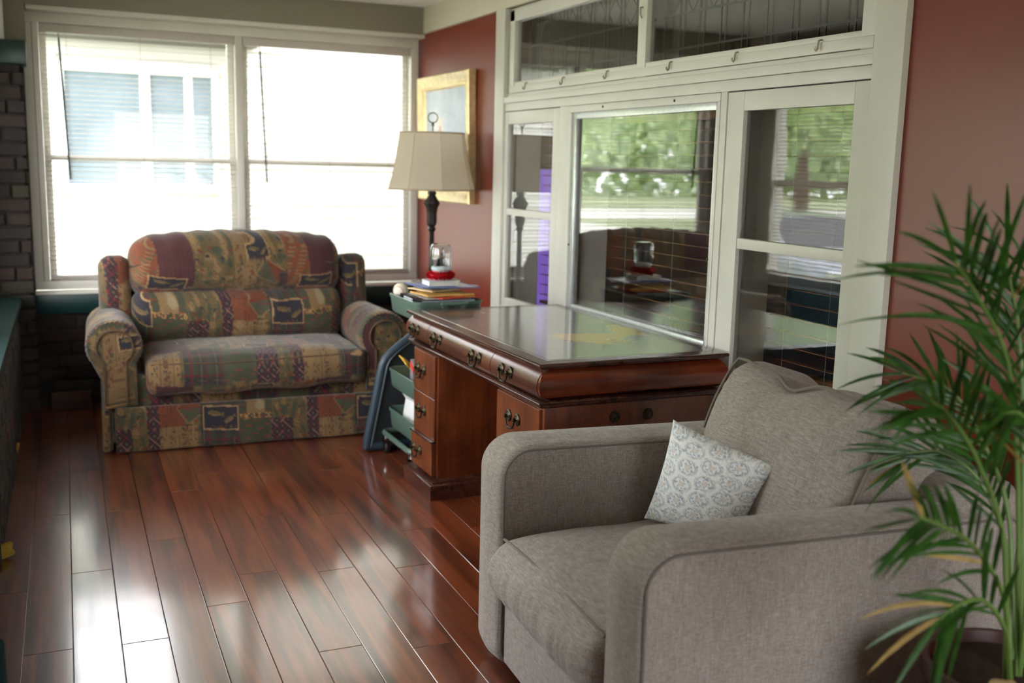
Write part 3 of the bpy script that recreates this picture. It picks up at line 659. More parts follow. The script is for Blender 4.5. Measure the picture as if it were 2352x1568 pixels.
# neighbouring house
nh = thing('neighbour_house', 'white sided house seen through the blinds', 'house', (0, 9.5, GZ))
MB().box(-0.30, 7.5, 0.03, 6, 0, 0.12-GZ*0).box(-0.30, 7.5, 0.05, 6, 0, 3.05).box(1.75, 7.5, 0.05, 6, 3.05, 5.0).build('wall_core', 'white_siding', nh)
sd = 0.112; z = 0.12; win = (0.20, 1.48, 1.80, 2.86)
SB = {}
def board(x0, x1, z):
    k = round(x1-x0, 3)
    if k not in SB:
        L = x1-x0; m = MB().prism([(0.05, 0), (0.014, 0), (0.030, sd+0.004), (0.05, sd+0.004)], -L/2, L/2, 'yz')
        o = m.build('siding_board', 'white_siding'); SB[k] = o.data; bpy.data.objects.remove(o)
    share('siding_board', SB[k], nh, ((x0+x1)/2, 0, z))
while z < 5.0-sd:
    if z < 3.05-sd:
        if z+sd < win[2] or z > win[3]: board(-0.32, 7.5, z)
        else: board(-0.32, win[0], z); board(win[1], 7.5, z)
    else: board(1.73, 7.5, z)
    z += sd
box('corner_board', -0.40, -0.30, 0.0, 0.10, 0, 3.05, 'house_trim_white', nh)
MB().prism([(-0.45, 3.05), (1.80, 3.05), (1.80, 3.22), (-0.45, 3.12)], -0.25, 6.2).build('low_roof', 'roof_shingle', nh)
MB().prism([(-0.5, 5.0), (6.5, 5.0), (3.0, 7.2)], 1.4, 7.9, 'yz').build('roof', 'roof_shingle', nh)
f = MB().box(win[0], win[1], -0.02, 0.05, win[2], win[2]+0.06).box(win[0], win[1], -0.02, 0.05, win[3]-0.07, win[3])
for a, b in ((win[0], win[0]+0.05), (0.84, 0.92), (win[1]-0.05, win[1])): f.box(a, b, -0.02, 0.05, win[2]+0.06, win[3]-0.07)
f.build('window_frame', 'house_trim_white', nh)
for a, b in ((0.25, 0.84), (0.92, 1.43)):
    p = box('pane', a, b, 0.01, 0.03, win[2]+0.06, win[3]-0.07, 'dark_window_glass', nh)
box('curtain', 1.20, 1.27, 0.004, 0.009, win[2]+0.06, win[3]-0.07, 'house_trim_white', p)
def tree(name, label, x, y, h, cr, n=5000, seed=0, group='trees across the lawn'):
    rs = np.random.RandomState(seed); tr = thing(name, label, 'tree', (x, y, GZ), group=group)
    MB().tube([(0, 0, 0), (0.05, 0.02, h*0.3), (0.0, 0.08, h*0.55), (0.1, 0, h*0.8)], [0.22*h/6, 0.16*h/6, 0.13*h/6, 0.05], 8).build('trunk', 'bark', tr, smooth=True)
    V = []; F = []
    cl = rs.normal(size=(26, 3)); cl /= np.linalg.norm(cl, axis=1, keepdims=True); cl *= (0.45+0.55*rs.rand(26, 1))*cr; cl[:, 2] *= 0.75; cl[:, 2] += h*0.68
    for i in range(n):
        c = cl[rs.randint(26)]+rs.normal(size=3)*cr*0.22; s = 0.05*cr*(0.6+rs.rand()*0.8)
        a = rs.normal(size=3); a /= np.linalg.norm(a); b = np.cross(a, rs.normal(size=3)); b /= np.linalg.norm(b); k = len(V)
        V += [c-a*s, c+b*s*0.5, c+a*s, c-b*s*0.5]; F.append((k, k+1, k+2, k+3))
    pydata('crown', V, F, 'tree_leaf', tr); return tr
tree('street_tree', 'tall leafy tree mirrored in the middle of the wide window', -19.5, 34.0, 10.0, 3.8, 16000, 1)
tree('street_tree', 'broad leafy tree farthest along the street', -34.0, 46.0, 12.0, 5.0, 16000, 2)
tree('street_tree', 'leafy tree beyond the neighbour house corner', -9.5, 30.0, 9.0, 3.4, 16000, 3)
tree('street_tree', 'leafy tree beyond the road behind the parked car', -20.5, 20.0, 9.0, 3.8, 16000, 4)
tree('street_tree', 'leafy tree across the road at the left', -17.5, 6.0, 8.0, 3.2, 12000, 5)
tree('street_tree', 'leafy tree between the far trees at the street corner', -21.0, 51.0, 11.0, 4.6, 16000, 6)
rs = np.random.RandomState(77); n = 14000; C_ = np.stack([-75+80*rs.rand(n), 66+6*rs.rand(n), GZ+9.5*rs.rand(n)**0.8], 1); C_[:, 2] += 1.5*np.sin(C_[:, 0]*0.5)*(C_[:, 2] > 5); A_ = rs.normal(size=(n, 3)); A_ /= np.linalg.norm(A_, axis=1, keepdims=True); B_ = np.cross(A_, rs.normal(size=(n, 3))); B_ /= np.linalg.norm(B_, axis=1, keepdims=True); S_ = (0.35+0.35*rs.rand(n, 1))
V_ = np.stack([C_-A_*S_, C_+B_*S_*0.6, C_+A_*S_, C_-B_*S_*0.6], 1).reshape(-1, 3); tl = npmesh('tree_line', V_, np.arange(4*n).reshape(n, 4), 'tree_leaf', smooth=False); tl['kind'] = 'stuff'; tag(tl, 'hazy green line of trees far beyond the street', 'trees')
o = MB().box(-70, 0, 38, 47, GZ, GZ+0.018).build('cross_road', 'pale_road'); struct(o, 'pale cross street far beyond the lawn')
for i, (x, y, r) in enumerate(((-0.05, 9.0, 0.36), (0.72, 9.05, 0.30))):
    rs = np.random.RandomState(40+i); V = []; F = []
    for j in range(420):
        c = rs.normal(size=3); c = c/np.linalg.norm(c)*r*(0.5+0.5*rs.rand()); c[2] = abs(c[2])*3.0*(0.5+0.5*rs.rand()); a = rs.normal(size=3); a /= np.linalg.norm(a); b = np.cross(a, rs.normal(size=3)); b /= np.linalg.norm(b); s = 0.05; k = len(V)
        V += [c-a*s, c+b*s*0.5, c+a*s, c-b*s*0.5]; F.append((k, k+1, k+2, k+3))
    o = thing('shrub', ('low green shrub at the foot of the white house', 'second low green shrub under the house window')[i], 'shrub', (x, y, GZ), group='shrubs by the white house')
    pydata('foliage', V, F, 'tree_leaf', o); MB().tube([(0, 0, 0), (0.02, 0, 0.5)], 0.02, 6).build('stem', 'bark', o)
# parked car
car = thing('parked_car', 'silver car parked by the kerb, mirrored in the right window', 'car', (-6.6, 13.4, GZ), 0.15)
prof = [(-2.1, 0.35), (-2.12, 0.75), (-1.75, 0.92), (-1.05, 0.98), (-0.45, 1.42), (0.75, 1.45), (1.45, 1.02), (2.05, 0.92), (2.12, 0.4)]
MB().prism([(p[0], p[1]) for p in prof], -0.82, 0.82, 'yz').build('body', 'car_silver', car, bevel=0.05, seg=2)
for s in (-1, 1): MB().prism([(-0.95, 1.0), (-0.42, 1.37), (0.70, 1.40), (1.25, 1.02)], s*0.823, s*0.80, 'yz').build('side_window', 'car_glass', car)
MB().quad((-0.7, -1.06, 1.0), (0.7, -1.06, 1.0), (0.62, -0.48, 1.42), (-0.62, -0.48, 1.42)).build('windscreen', 'car_glass', car)
for sx in (-1, 1):
    for y in (-1.3, 1.3): MB().lathe([(0.0, -0.1), (0.30, -0.1), (0.33, -0.06), (0.33, 0.06), (0.30, 0.1), (0.18, 0.1), (0.15, 0.08), (0, 0.08)], 18, (sx*0.75, y, 0.33), 'x').build('wheel', 'tyre', car, smooth=True)
for s in (-1, 1): box('headlight', s*0.55-0.16, s*0.55+0.16, -2.14, -2.05, 0.62, 0.74, 'chrome', car, bevel=0.02)
# ------------------------------------------------------------------ patterned loveseat
def L_(*c): return np.array(lin(*c))
RUST, BURG, OLIVE, TAN, NAVY, GREEN, RED, CREAM = L_(124, 66, 45), L_(78, 43, 48), L_(104, 88, 58), L_(140, 112, 76), L_(42, 44, 56), L_(78, 84, 66), L_(138, 40, 46), L_(160, 142, 110)
FONT = {'T': '1111100100001000010000100', 'A': '0111010001111111000110001', 'C': '0111110000100001000001111', 'K': '1000110010111001001010001', 'L': '1000010000100001000011111', 'E': '1111110000111101000011111', 'O': '0111010001100011000101110', ' ': '0'*25}
def vnoise(u, v, s, seed):
    P = np.stack([u, v, np.zeros_like(u)], 1); return wav(P, s, seed)
def cloth_print(u, v):
    W, H = 0.77, 0.50
    iu, iv = np.floor(u/W), np.floor(v/H); u = u-iu*W; v = v-iv*H; n = len(u)
    c = np.tile(OLIVE, (n, 1))
    def rect(cx, cy, w, h, rot):
        ca, sa = math.cos(rot), math.sin(rot); a = (u-cx)*ca+(v-cy)*sa; b = -(u-cx)*sa+(v-cy)*ca
        return (np.abs(a) < w/2) & (np.abs(b) < h/2), a, b
    def put(m, col): c[m] = col
    def border(a, b, w, h, t): return (np.abs(a) > w/2-t) | (np.abs(b) > h/2-t)
    def botanical(m, a, b, seed):
        q = vnoise(a, b, 16, seed); q3 = vnoise(a, b, 34, seed+2); put(m & (q > 0.35), TAN*0.85+OLIVE*0.15); put(m & (q < -0.45), GREEN*0.85); q2 = vnoise(a, b, 22, seed+1); put(m & (q2 > 0.80), RUST*0.9); put(m & (q2 < -0.85), NAVY); put(m & (np.abs(q3) < 0.045) & (q > -0.2), GREEN*0.6)
    def rust_text(cx, cy, w, h):
        m, a, b = rect(cx, cy, w, h, 0); put(m, RUST); r = np.floor(b/0.017); put(m & ((b/0.017-r) < 0.4) & (np.sin(a*95+r*37) > -0.2), TAN*0.9); put(m & ((b/0.017-r) > 0.6) & (np.sin(a*61+r*17) > 0.75), GREEN)
    def burgundy(cx, cy, w, h):
        m, a, b = rect(cx, cy, w, h, 0); put(m, BURG); put(m & (np.mod(a, 0.022) < 0.003), BURG*1.25); d = np.hypot(a+w*0.28, b+h*0.36); put(m & (np.abs(d-0.026) < 0.006), OLIVE); put((d < 0.026) & (np.abs(np.sin(3*np.arctan2(b+h*0.36, a+w*0.28))) < 0.3), OLIVE); put(d < 0.008, OLIVE)
    def diamonds(cx, cy, w, h):
        m, a, b = rect(cx, cy, w, h, 0); put(m, NAVY); p, q = np.mod(a+b, 0.056)/0.056, np.mod(a-b, 0.056)/0.056
        k1, k2 = np.abs(p-0.5), np.abs(q-0.5); put(m & (np.hypot(k1-0.0, k2-0.0) < 0.16), OLIVE); put(m & (np.hypot(k1, k2) < 0.07), RUST)
        put(m & ((k1 > 0.40) | (k2 > 0.40)), RED*0.45+NAVY*0.55); put(m & ((k1 > 0.40) & (k2 > 0.40)), RED); put(m & ((k1 > 0.485) | (k2 > 0.485)), CREAM*0.8)
    def plaid(cx, cy, w, h):
        m, a, b = rect(cx, cy, w, h, 0); base = 0.5+0.25*np.sin(a*2*PI/0.07)+0.25*np.sin(b*2*PI/0.07); put(m, GREEN*0.6); c[m] = (GREEN*0.75)[None]*base[m][:, None]+(NAVY*0.9)[None]*(1-base[m][:, None])
        put(m & (np.mod(a, 0.07) < 0.008), RED*0.5+NAVY*0.3); put(m & (np.mod(b, 0.07) < 0.008), RED*0.45+NAVY*0.3); put(m & (np.mod(a+0.02, 0.07) < 0.003), CREAM*0.35); put(m & (np.mod(b+0.02, 0.07) < 0.003), CREAM*0.35)
    def fish_card(cx, cy, w, h, rot):
        m, a, b = rect(cx, cy, w, h, rot); put(m, NAVY); put(m & border(a, b, w, h, 0.006), L_(176, 140, 98))
        for fx, fy, fr, s in ((-w*0.18, h*0.18, -0.15, 1.0), (w*0.22, -h*0.06, 0.55, 0.85)):
            ca, sa = math.cos(fr), math.sin(fr); p = ((a-fx)*ca+(b-fy)*sa)/(w*0.19*s); q = (-(a-fx)*sa+(b-fy)*ca)/(h*0.11*s)
            put(m & (p*p+q*q < 1), OLIVE*1.05); put(m & (p > 0.8) & (p < 1.35) & (np.abs(q) < (p-0.7)*1.6), OLIVE); put(m & (p*p+q*q < 1) & (q < -0.35), TAN)
        q = vnoise(a, b, 60, 5); put(m & (b < -h*0.30) & (q > 0.45) & ~border(a, b, w, h, 0.008), RUST*0.9); put(m & (b < -h*0.30) & (q < -0.5) & ~border(a, b, w, h, 0.008), GREEN)
    def text_card(cx, cy, w, h):
        m, a, b = rect(cx, cy, w, h, 0); put(m, GREEN*0.8); r = np.floor(b/0.02); put(m & (np.abs(b/0.02-r-0.5) < 0.16) & (np.sin(a*70+r*23) > 0.4), RUST)
        put(m & (np.abs(a) < 0.045) & (b > h*0.1) & (b < h*0.42), TAN); put(m & (np.hypot(a-0.02, (b-h*0.26)) < 0.022), CREAM*0.9)
        word = 'TACKLE CO'; lw = w*0.96/len(word); col = np.clip(((a+w*0.48)/lw).astype(int), 0, len(word)-1); lx = (a+w*0.48)/lw-col; ly = (b-0.0-h*0.0)/0.026
        for i, ch in enumerate(word):
            g = np.array([int(x) for x in FONT[ch]]).reshape(5, 5); mm = m & (col == i) & (lx < 0.8) & (ly > 0) & (ly < 1)
            gx = np.clip((lx/0.8*5).astype(int), 0, 4); gy = np.clip(((1-ly)*5).astype(int), 0, 4); put(mm & (g[gy, gx] > 0), L_(196, 142, 88))
    def cards(cx, cy, w, h, col, seed):
        m, a, b = rect(cx, cy, w, h, 0); put(m, col); put(m & (np.abs(np.mod(a, 0.058)-0.029) > 0.0275), col*0.6); q = vnoise(a, b, 42, seed); dx = np.mod(a, 0.058)-0.029
        put(m & (np.abs(dx) < 0.014) & (q > 0.35), L_(104, 66, 50)); put(m & (np.abs(dx) < 0.018) & (q < -0.7), NAVY); put(m & (q < -0.95), GREEN)
    def tri_card(cx, cy, w, h, rot):
        m, a, b = rect(cx, cy, w, h, rot); put(m, GREEN); put(m & (a*0.7+b > 0.01), RUST*0.85); q = vnoise(a, b, 40, 8); put(m & (q > 0.7), RED*0.8); put(m & border(a, b, w, h, 0.005), TAN)
    botanical(np.ones(n, bool), u, v, 3)
    # lower band
    diamonds(0.03, 0.12, 0.07, 0.26); cards(0.145, 0.06, 0.18, 0.13, TAN, 11); cards(0.115, 0.185, 0.115, 0.12, RUST*1.05, 12); tri_card(0.205, 0.20, 0.10, 0.10, 0.6); plaid(0.35, 0.12, 0.20, 0.25); fish_card(0.345, 0.155, 0.17, 0.115, -0.05); text_card(0.515, 0.14, 0.165, 0.24); diamonds(0.645, 0.065, 0.11, 0.14)
    m, a, b = rect(0.69, 0.19, 0.16, 0.12, 0); botanical(m, a, b, 21)
    # upper band
    rust_text(0.06, 0.39, 0.125, 0.24); burgundy(0.205, 0.385, 0.17, 0.25); fish_card(0.16, 0.285, 0.19, 0.09, -0.06)
    m, a, b = rect(0.39, 0.375, 0.20, 0.26, 0); put(m, OLIVE); botanical(m, a, b, 31); cards(0.55, 0.37, 0.11, 0.26, TAN*0.9, 13); fish_card(0.62, 0.455, 0.12, 0.07, 0.12); tri_card(0.68, 0.35, 0.13, 0.10, -0.55); plaid(0.75, 0.30, 0.05, 0.12)
    g = (1+0.10*np.sin(u*2*PI/0.009)*np.sin(v*2*PI/0.009))*(1+0.12*vnoise(u, v, 9, 17)); c = (c*0.86+L_(84, 64, 46)[None]*0.14)*g[:, None]
    return np.clip(c*0.86, 0, 1)
def upholster(name, size, r, parent, loc, deform=None, res=0.0085, rot=None, off=(0.0, 0.0), top=False):
    V, F = rbox_mesh(size, r, res, deform)
    R = Matrix.Identity(3) if rot is None else __import__('mathutils').Euler(rot).to_matrix()
    P = V@np.array(R).T+np.array(loc)
    u = P[:, 0]+0.45*P[:, 1]+off[0]; v = P[:, 2]-0.85*P[:, 1]+off[1]
    if top: u = P[:, 0]+off[0]; v = P[:, 2]-1.0*P[:, 1]+off[1]
    return npmesh(name, V, F, 'printed_upholstery', parent, loc, rot, cloth_print(u, v))
sofa = thing('loveseat', 'patchwork-print loveseat with rolled arms below the back window', 'sofa', (0.955, 5.115, 0), math.radians(-1.6))
def wr2(amt, s, seed, ax=1):
    def f(V, h):
        V = V.copy(); V[:, ax] += amt*wav(V, s, seed); V[:, 2] += amt*0.4*wav(V, s*1.2, seed+5); return V
    return f
def skirt_def(V, h):
    V = V.copy(); w = np.clip((0.10-(V[:, 2]))/0.2, 0, 1); V[:, 1] += np.where(V[:, 1] < 0, -0.012*w+0.004*np.sin(V[:, 0]*14)*w, 0); return V
upholster('base', (1.36, 0.84, 0.33), 0.015, sofa, (0, 0.45, 0.20), wr2(0.003, 5, 3), off=(0.31, 0.33))
upholster('skirt', (1.345, 0.03, 0.215), 0.008, sofa, (0.008, 0.006, 0.112), skirt_def, off=(0.53, 0.0), res=0.005)
for s in (-1, 1): upholster('side_skirt', (0.03, 0.80, 0.205), 0.008, sofa, (s*0.692, 0.43, 0.107), None, off=(0.1+s, 0.2))
upholster('corner_pleat', (0.035, 0.03, 0.20), 0.008, sofa, (-0.705, 0.03, 0.104), None, off=(0.5, 0.25))
# arms: keyhole profile swept back, with pleated front roll
def arm(s):
    ny, nt = 60, 110; R0 = 0.128; cx, cz = 0.655, 0.515; rows = []
    ys = np.concatenate([np.linspace(0, 0.02, 5), np.linspace(0.035, 0.66, 55)])
    for y in ys:
        k = 1.0 if y > 0.03 else 0.93+0.07*math.sin(PI/2*min(1, y/0.03)); ring = []
        tap = 1-0.10*(y/0.66); rr = R0*tap
        for t in np.linspace(-0.72*PI, 0.72*PI, nt-24):          # roll, from inner bottom over the top to outer bottom
            a = PI/2-t; pl = 1+0.02*math.sin(a*34)*max(0, 1-y/0.10); ring.append((cx+k*rr*pl*math.cos(a), cz+k*rr*pl*math.sin(a)))
        pin = ring[0] if ring[0][0] < ring[-1][0] else ring[-1]; pout = ring[-1] if ring[0][0] < ring[-1][0] else ring[0]
        if ring[0][0] > ring[-1][0]: ring = ring
        first, last = ring[0], ring[-1]
        for i in range(12): f = (i+1)/12; ring.append((last[0]+(0.70 if last[0] > cx else 0.575 - 0)*0+((0.705 if last[0] > cx else 0.56)-last[0])*min(1, f*2.2), last[1]+(0.215-last[1])*f))
        for i in range(12): f = (i+1)/12; tgt = (0.705 if first[0] > cx else 0.56); ring.append((tgt+(first[0]-tgt)*max(0, (f-0.55)/0.45), 0.215+(first[1]-0.215)*f*0.98))
        rows.append([(s*p[0], y, p[1]) for p in ring])
    n = len(rows[0]); V = np.array(rows).reshape(-1, 3); F = []
    for i in range(len(ys)-1):
        for j in range(n): F.append((i*n+j, i*n+(j+1) % n, (i+1)*n+(j+1) % n, (i+1)*n+j))
    F = np.array(F)
    if s > 0: F = F[:, ::-1]
    ang = np.arctan2(V[:, 2]-cz, (V[:, 0]-s*cx)); u = V[:, 1]*1.0+0.2+s*0.3; v = ang*0.13+V[:, 2]*0.4+V[:, 1]*0.2
    o = npmesh('arm', V, F, 'printed_upholstery', sofa, color=cloth_print(u, v))
    # front panel: keyhole face built as fan of rings
    out = np.array([(p[0], p[2]) for p in rows[0]]); c0 = np.array([s*0.645, 0.45]); VV = []; FF = []; K = 22
    for k in range(K+1):
        f = k/K; q = c0+(out-c0)*f
        VV += [(x, -0.012+0.014*f**3, z) for x, z in q]
    for k in range(K):
        for j in range(n): FF.append((k*n+j, (k+1)*n+j, (k+1)*n+(j+1) % n, k*n+(j+1) % n))
    FF = np.array(FF); FF = FF if s > 0 else FF[:, ::-1]; VV = np.array(VV)
    npmesh('arm_front', VV, FF, 'printed_upholstery', sofa, color=cloth_print(VV[:, 0]+0.06+s*0.4, VV[:, 2]+0.42))
    rr = 0.082; pts = [(s*cx+rr*math.cos(a), -0.016, cz+rr*math.sin(a)) for a in np.linspace(-0.30*PI, 1.30*PI, 30)]
    pts = [(s*0.705 if False else pts[0][0], -0.014, 0.24)]+pts+[(pts[-1][0], -0.014, 0.24)]
    MB().tube(pts, 0.0055, 6).build('piping', 'sofa_piping', o, smooth=True)
arm(-1); arm(1)
def back_def(V, h):
    V = V.copy(); f = np.clip((V[:, 2]-h[2]*0.4)/(h[2]*0.6), 0, 1); V[:, 2] -= 0.06*(np.abs(V[:, 0])/h[0])**4*f; V[:, 1] += 0.10*(V[:, 2]/h[2])*0.5; return V
upholster('back_frame', (1.36, 0.22, 0.62), 0.06, sofa, (0, 0.77, 0.56), back_def, off=(0.2, 0.1))
for s in (-1, 1):
    upholster('wing', (0.155, 0.34, 0.46), 0.06, sofa, (s*0.622, 0.66, 0.655), wr2(0.004, 6, 9+s), rot=(-0.12, 0, 0), off=(0.33*s, 0.3))
def lowback(V, h):
    V = V.copy(); w = (1-(V[:, 0]/h[0])**4).clip(0)*(1-(V[:, 2]/h[2])**2).clip(0); V[:, 1] -= np.where(V[:, 1] < 0, 0.035*w, 0); V[:, 1] += 0.006*wav(V, 5, 21)*w; return V
upholster('lower_back_cushion', (1.09, 0.22, 0.29), 0.075, sofa, (-0.005, 0.54, 0.575), lowback, rot=(-0.14, 0, 0), off=(-0.07, -0.10), res=0.0055)
def upback(V, h):
    V = V.copy(); x = V[:, 0]/h[0]; w = (1-x**4).clip(0)*(1-(V[:, 2]/h[2])**2).clip(0); V[:, 1] -= np.where(V[:, 1] < 0, 0.045*w, 0)
    V[:, 2] += np.where(V[:, 2] > 0, 0.045*(1-x**2)-0.02, 0); V[:, 1] += 0.006*wav(V, 5, 31)*w; V[:, 2] += 0.003*np.sin(V[:, 0]*55)*np.where(V[:, 2] > 0.5*h[2], 1, 0); return V
upholster('upper_back_cushion', (1.10, 0.27, 0.33), 0.10, sofa, (-0.005, 0.60, 0.835), upback, rot=(-0.16, 0, 0), off=(0.34, -0.10), res=0.0055)
def seat_def(V, h):
    V = V.copy(); x = V[:, 0]/h[0]; y = V[:, 1]/h[1]; w = (1-x**4).clip(0)*(1-y**4).clip(0); V[:, 2] += np.where(V[:, 2] > 0, 0.022*w, 0)
    fr = np.clip(-y, 0, 1)**4; V[:, 1] -= 0.02*(1-(V[:, 2]/h[2])**2).clip(0)*fr*(1-x**4); V[:, 2] += 0.008*wav(V, 3.4, 41)*(0.4+fr); V[:, 2] -= 0.014*fr*np.cos(x*1.5); V[:, 2] += 0.012*x*fr; return V
upholster('seat_cushion', (1.075, 0.66, 0.175), 0.05, sofa, (0.02, 0.29, 0.365), seat_def, off=(0.60, 0.13), top=True, res=0.0055)
sc_ = [c for c in sofa.children if c.name.startswith('seat_cushion')][0]
for zz, yo in ((0.070, -0.318), (-0.070, -0.318)):
    pp_ = seat_def(np.array([(x, yo+0.012*(abs(x)/0.53)**8, zz) for x in np.linspace(-0.515, 0.515, 50)]), np.array([0.5375, 0.33, 0.0875])); MB().tube([tuple(q) for q in pp_], 0.0045, 6).build('piping', 'sofa_piping', sc_, smooth=True)
# ------------------------------------------------------------------ pedestal desk
desk = thing('pedestal_desk', 'dark mahogany pedestal desk with worn leather top and brass pulls', 'desk', (0, 0, 0))
dx0, dx1, dy0, dy1 = 1.453, 2.196, 2.950, 4.286
def rot_prof(lst): return lst
top = MB().ring(dx0, dx1, dy0, dy1, [(0.026, 0.7465), (0.014, 0.7475), (0.010, 0.7505), (0.0095, 0.7535), (0.003, 0.7545), (0.0, 0.7575), (0.0, 0.7630), (0.003, 0.767), (0.008, 0.768)]).build('top', 'mahogany_edge', desk, smooth=True, angle=50)
MB().ring(dx0+0.052, dx1-0.045, dy0+0.052, dy1-0.052, [(0, 0.7675), (0.001, 0.7686), (0.004, 0.7688)]).build('leather_inlay', 'worn_desk_leather', top)
for d in (0.066,): MB().ring(dx0+d, dx1-d+0.012, dy0+d, dy1-d, [(0, 0.7687), (0, 0.7692)], False, False).build('tooled_line', 'mahogany_edge', top)
bomb = [(0.034, 0.6435), (0.020, 0.648), (0.008, 0.657), (0.000, 0.669), (-0.0045, 0.684), (-0.0045, 0.700), (0.000, 0.716), (0.008, 0.730), (0.018, 0.740), (0.028, 0.748)]
MB().ring(dx0+0.004, dx1-0.004, dy0, dy1, bomb).build('frieze', 'mahogany_side', desk, smooth=True, angle=50)
MB().ring(dx0, dx1, dy0, dy1, [(0.034, 0.613), (0.022, 0.616), (0.015, 0.621), (0.0135, 0.626), (0.0125, 0.629), (0.007, 0.631), (0.004, 0.635), (0.006, 0.640), (0.013, 0.643), (0.04, 0.6445)]).build('moulding', 'mahogany_edge', desk, smooth=True, angle=50)
# brass pull, made once and shared
def make_pull():
    m = MB(); wob = lambda a: 1+0.10*math.sin(a*7)+0.05*math.sin(a*13)
    for y in (-0.036, 0.036):
        m.lathe([(0.0225, 0.0), (0.022, -0.004), (0.016, -0.0065), (0.0125, -0.0035), (0.010, -0.006), (0.0055, -0.0085), (0.0045, -0.012), (0.0065, -0.015), (0.006, -0.019), (0, -0.021)], 20, (0, y, 0), 'x', wob)
        for k in range(9):
            a = 2*PI*k/9; m.lathe([(0.0035, 0.0), (0.003, -0.0035), (0, -0.0048)], 6, (-0.0025, y+0.0135*math.cos(a), 0.0135*math.sin(a)), 'x')
    pts = []
    for i in range(25):
        f = i/24; y = -0.036+0.072*f; d = math.sin(PI*f); pts.append((-0.013-0.003*d**0.7, y+0.006*math.sin(2*PI*f)*-1, -0.036*(d**0.55)+0.0))
    rs = [0.0033+0.0016*math.exp(-((i-12)/3.0)**2)+0.0012*(1 if i in (6, 18) else 0) for i in range(25)]
    m.tube(pts, rs, 8)
    o = m.build('pull', 'antique_brass', smooth=True, angle=60); me = o.data; bpy.data.objects.remove(o); return me
PULL = make_pull()
def strip(prof, y0, y1, th):
    pts = [(dx0+0.004+d-0.0025, z) for d, z in prof]; return [(x, z) for x, z in pts]+[(x+th, z) for x, z in reversed(pts)]
for (y0, y1, hs) in ((4.017, 4.276-0.006, (4.165,)), (3.349, 4.013, (3.898, 3.487)), (2.958+0.006, 3.345, (3.208,))):
    d = MB().prism(strip(bomb, y0, y1, 0.012), y0, y1).build('top_drawer', 'mahogany_bombe', desk, smooth=True, angle=50)
    for h in hs: share('pull', PULL, d, (dx0-0.0015, h, 0.700), (0, 0.0, 0))
for (y0, y1, near) in ((3.972, 4.258, False), (2.978, 3.352, True)):
    MB().box(dx0+0.036, dx1-0.03, y0, y1, 0.07, 0.614).build('pedestal', 'mahogany_carcass', desk, bevel=0.002)
    MB().ring(dx0-0.006, dx1-0.012, y0-0.030, y1+0.030, [(0.0, 0.0), (0.0, 0.060), (0.004, 0.066), (0.012, 0.068), (0.014, 0.076), (0.024, 0.080), (0.034, 0.090)]).build('plinth', 'mahogany_edge', desk, smooth=True, angle=50)
    for j, (z0, z1) in enumerate(((0.4275, 0.607), (0.2445, 0.4235), (0.094, 0.2405))):
        pr = 0.0 if j < 2 else 0.011
        d = MB().ring(-0.5*(y1-y0)+0.014, 0.5*(y1-y0)-0.014, z0, z1, [(0, 0), (0, 0.0135+pr), (0.002, 0.0155+pr)]).build('drawer', 'mahogany_drawer', desk)
        # ring is built in x/y with height as z: stand it up facing -x
        me = d.data
        for v in me.vertices: x, y, z = v.co; v.co = (dx0+0.0385-z, (y0+y1)/2+x, y)
        me.flip_normals() if False else None
        bm = bmesh.new(); bm.from_mesh(me); bmesh.ops.recalc_face_normals(bm, faces=bm.faces); bm.to_mesh(me); bm.free()
        share('pull', PULL, d, (dx0+0.0225-pr, ((4.150, 4.140, 4.165)[j] if not near else 3.192), ((0.528, 0.352, 0.172)[j] if not near else (0.536, 0.352, 0.172)[j])))
        if j == 2: box('lip', dx0+0.006, dx0+0.03, y0+0.010, y1-0.010, z1-0.003, z1+0.004, 'mahogany_edge', d, bevel=0.002)
    if near:
        for x in (1.757, 1.888):
            MB().lathe([(0.021, 0.0), (0.020, -0.003), (0.014, -0.005), (0.011, -0.004), (0.006, -0.007), (0, -0.008)], 20, (x, y0, 0.566), 'y', lambda a: 1+0.08*math.sin(a*9)).build('rosette', 'antique_brass', desk, smooth=True)
box('back_panel', dx1-0.07, dx1-0.05, 3.352, 3.972, 0.20, 0.607, 'mahogany_carcass', desk)

# ------------------------------------------------------------------ grey armchair
chair = thing('armchair', 'grey linen armchair with thick arms in the right foreground', 'armchair', (0, 0, 0))
def lr(name, x0, x1, y0, y1, z0, z1, r, deform=None, res=0.02, rot=None):
    V, F = rbox_mesh((x1-x0, y1-y0, z1-z0), r, res, deform); return npmesh(name, V, F, 'grey_linen', chair, ((x0+x1)/2, (y0+y1)/2, (z0+z1)/2), rot)
def profile_arm(y0, y1, x0=1.105, x1=2.10, z0=0.018, z1=0.654, rt=0.092, rb=0.06):
    pts = []
    for a in np.linspace(PI, PI/2, 14): pts.append((x0+rt+rt*math.cos(a), z1-rt+rt*math.sin(a)))
    for a in np.linspace(PI/2, 0, 8): pts.append((x1-0.05+0.05*math.cos(a), z1-0.05-0.012+0.05*math.sin(a)))
    pts += [(x1, z0)]
    for a in np.linspace(-PI/2, -PI, 10): pts.append((x0+rb+rb*math.cos(a), z0+rb+rb*math.sin(a)))
    return pts
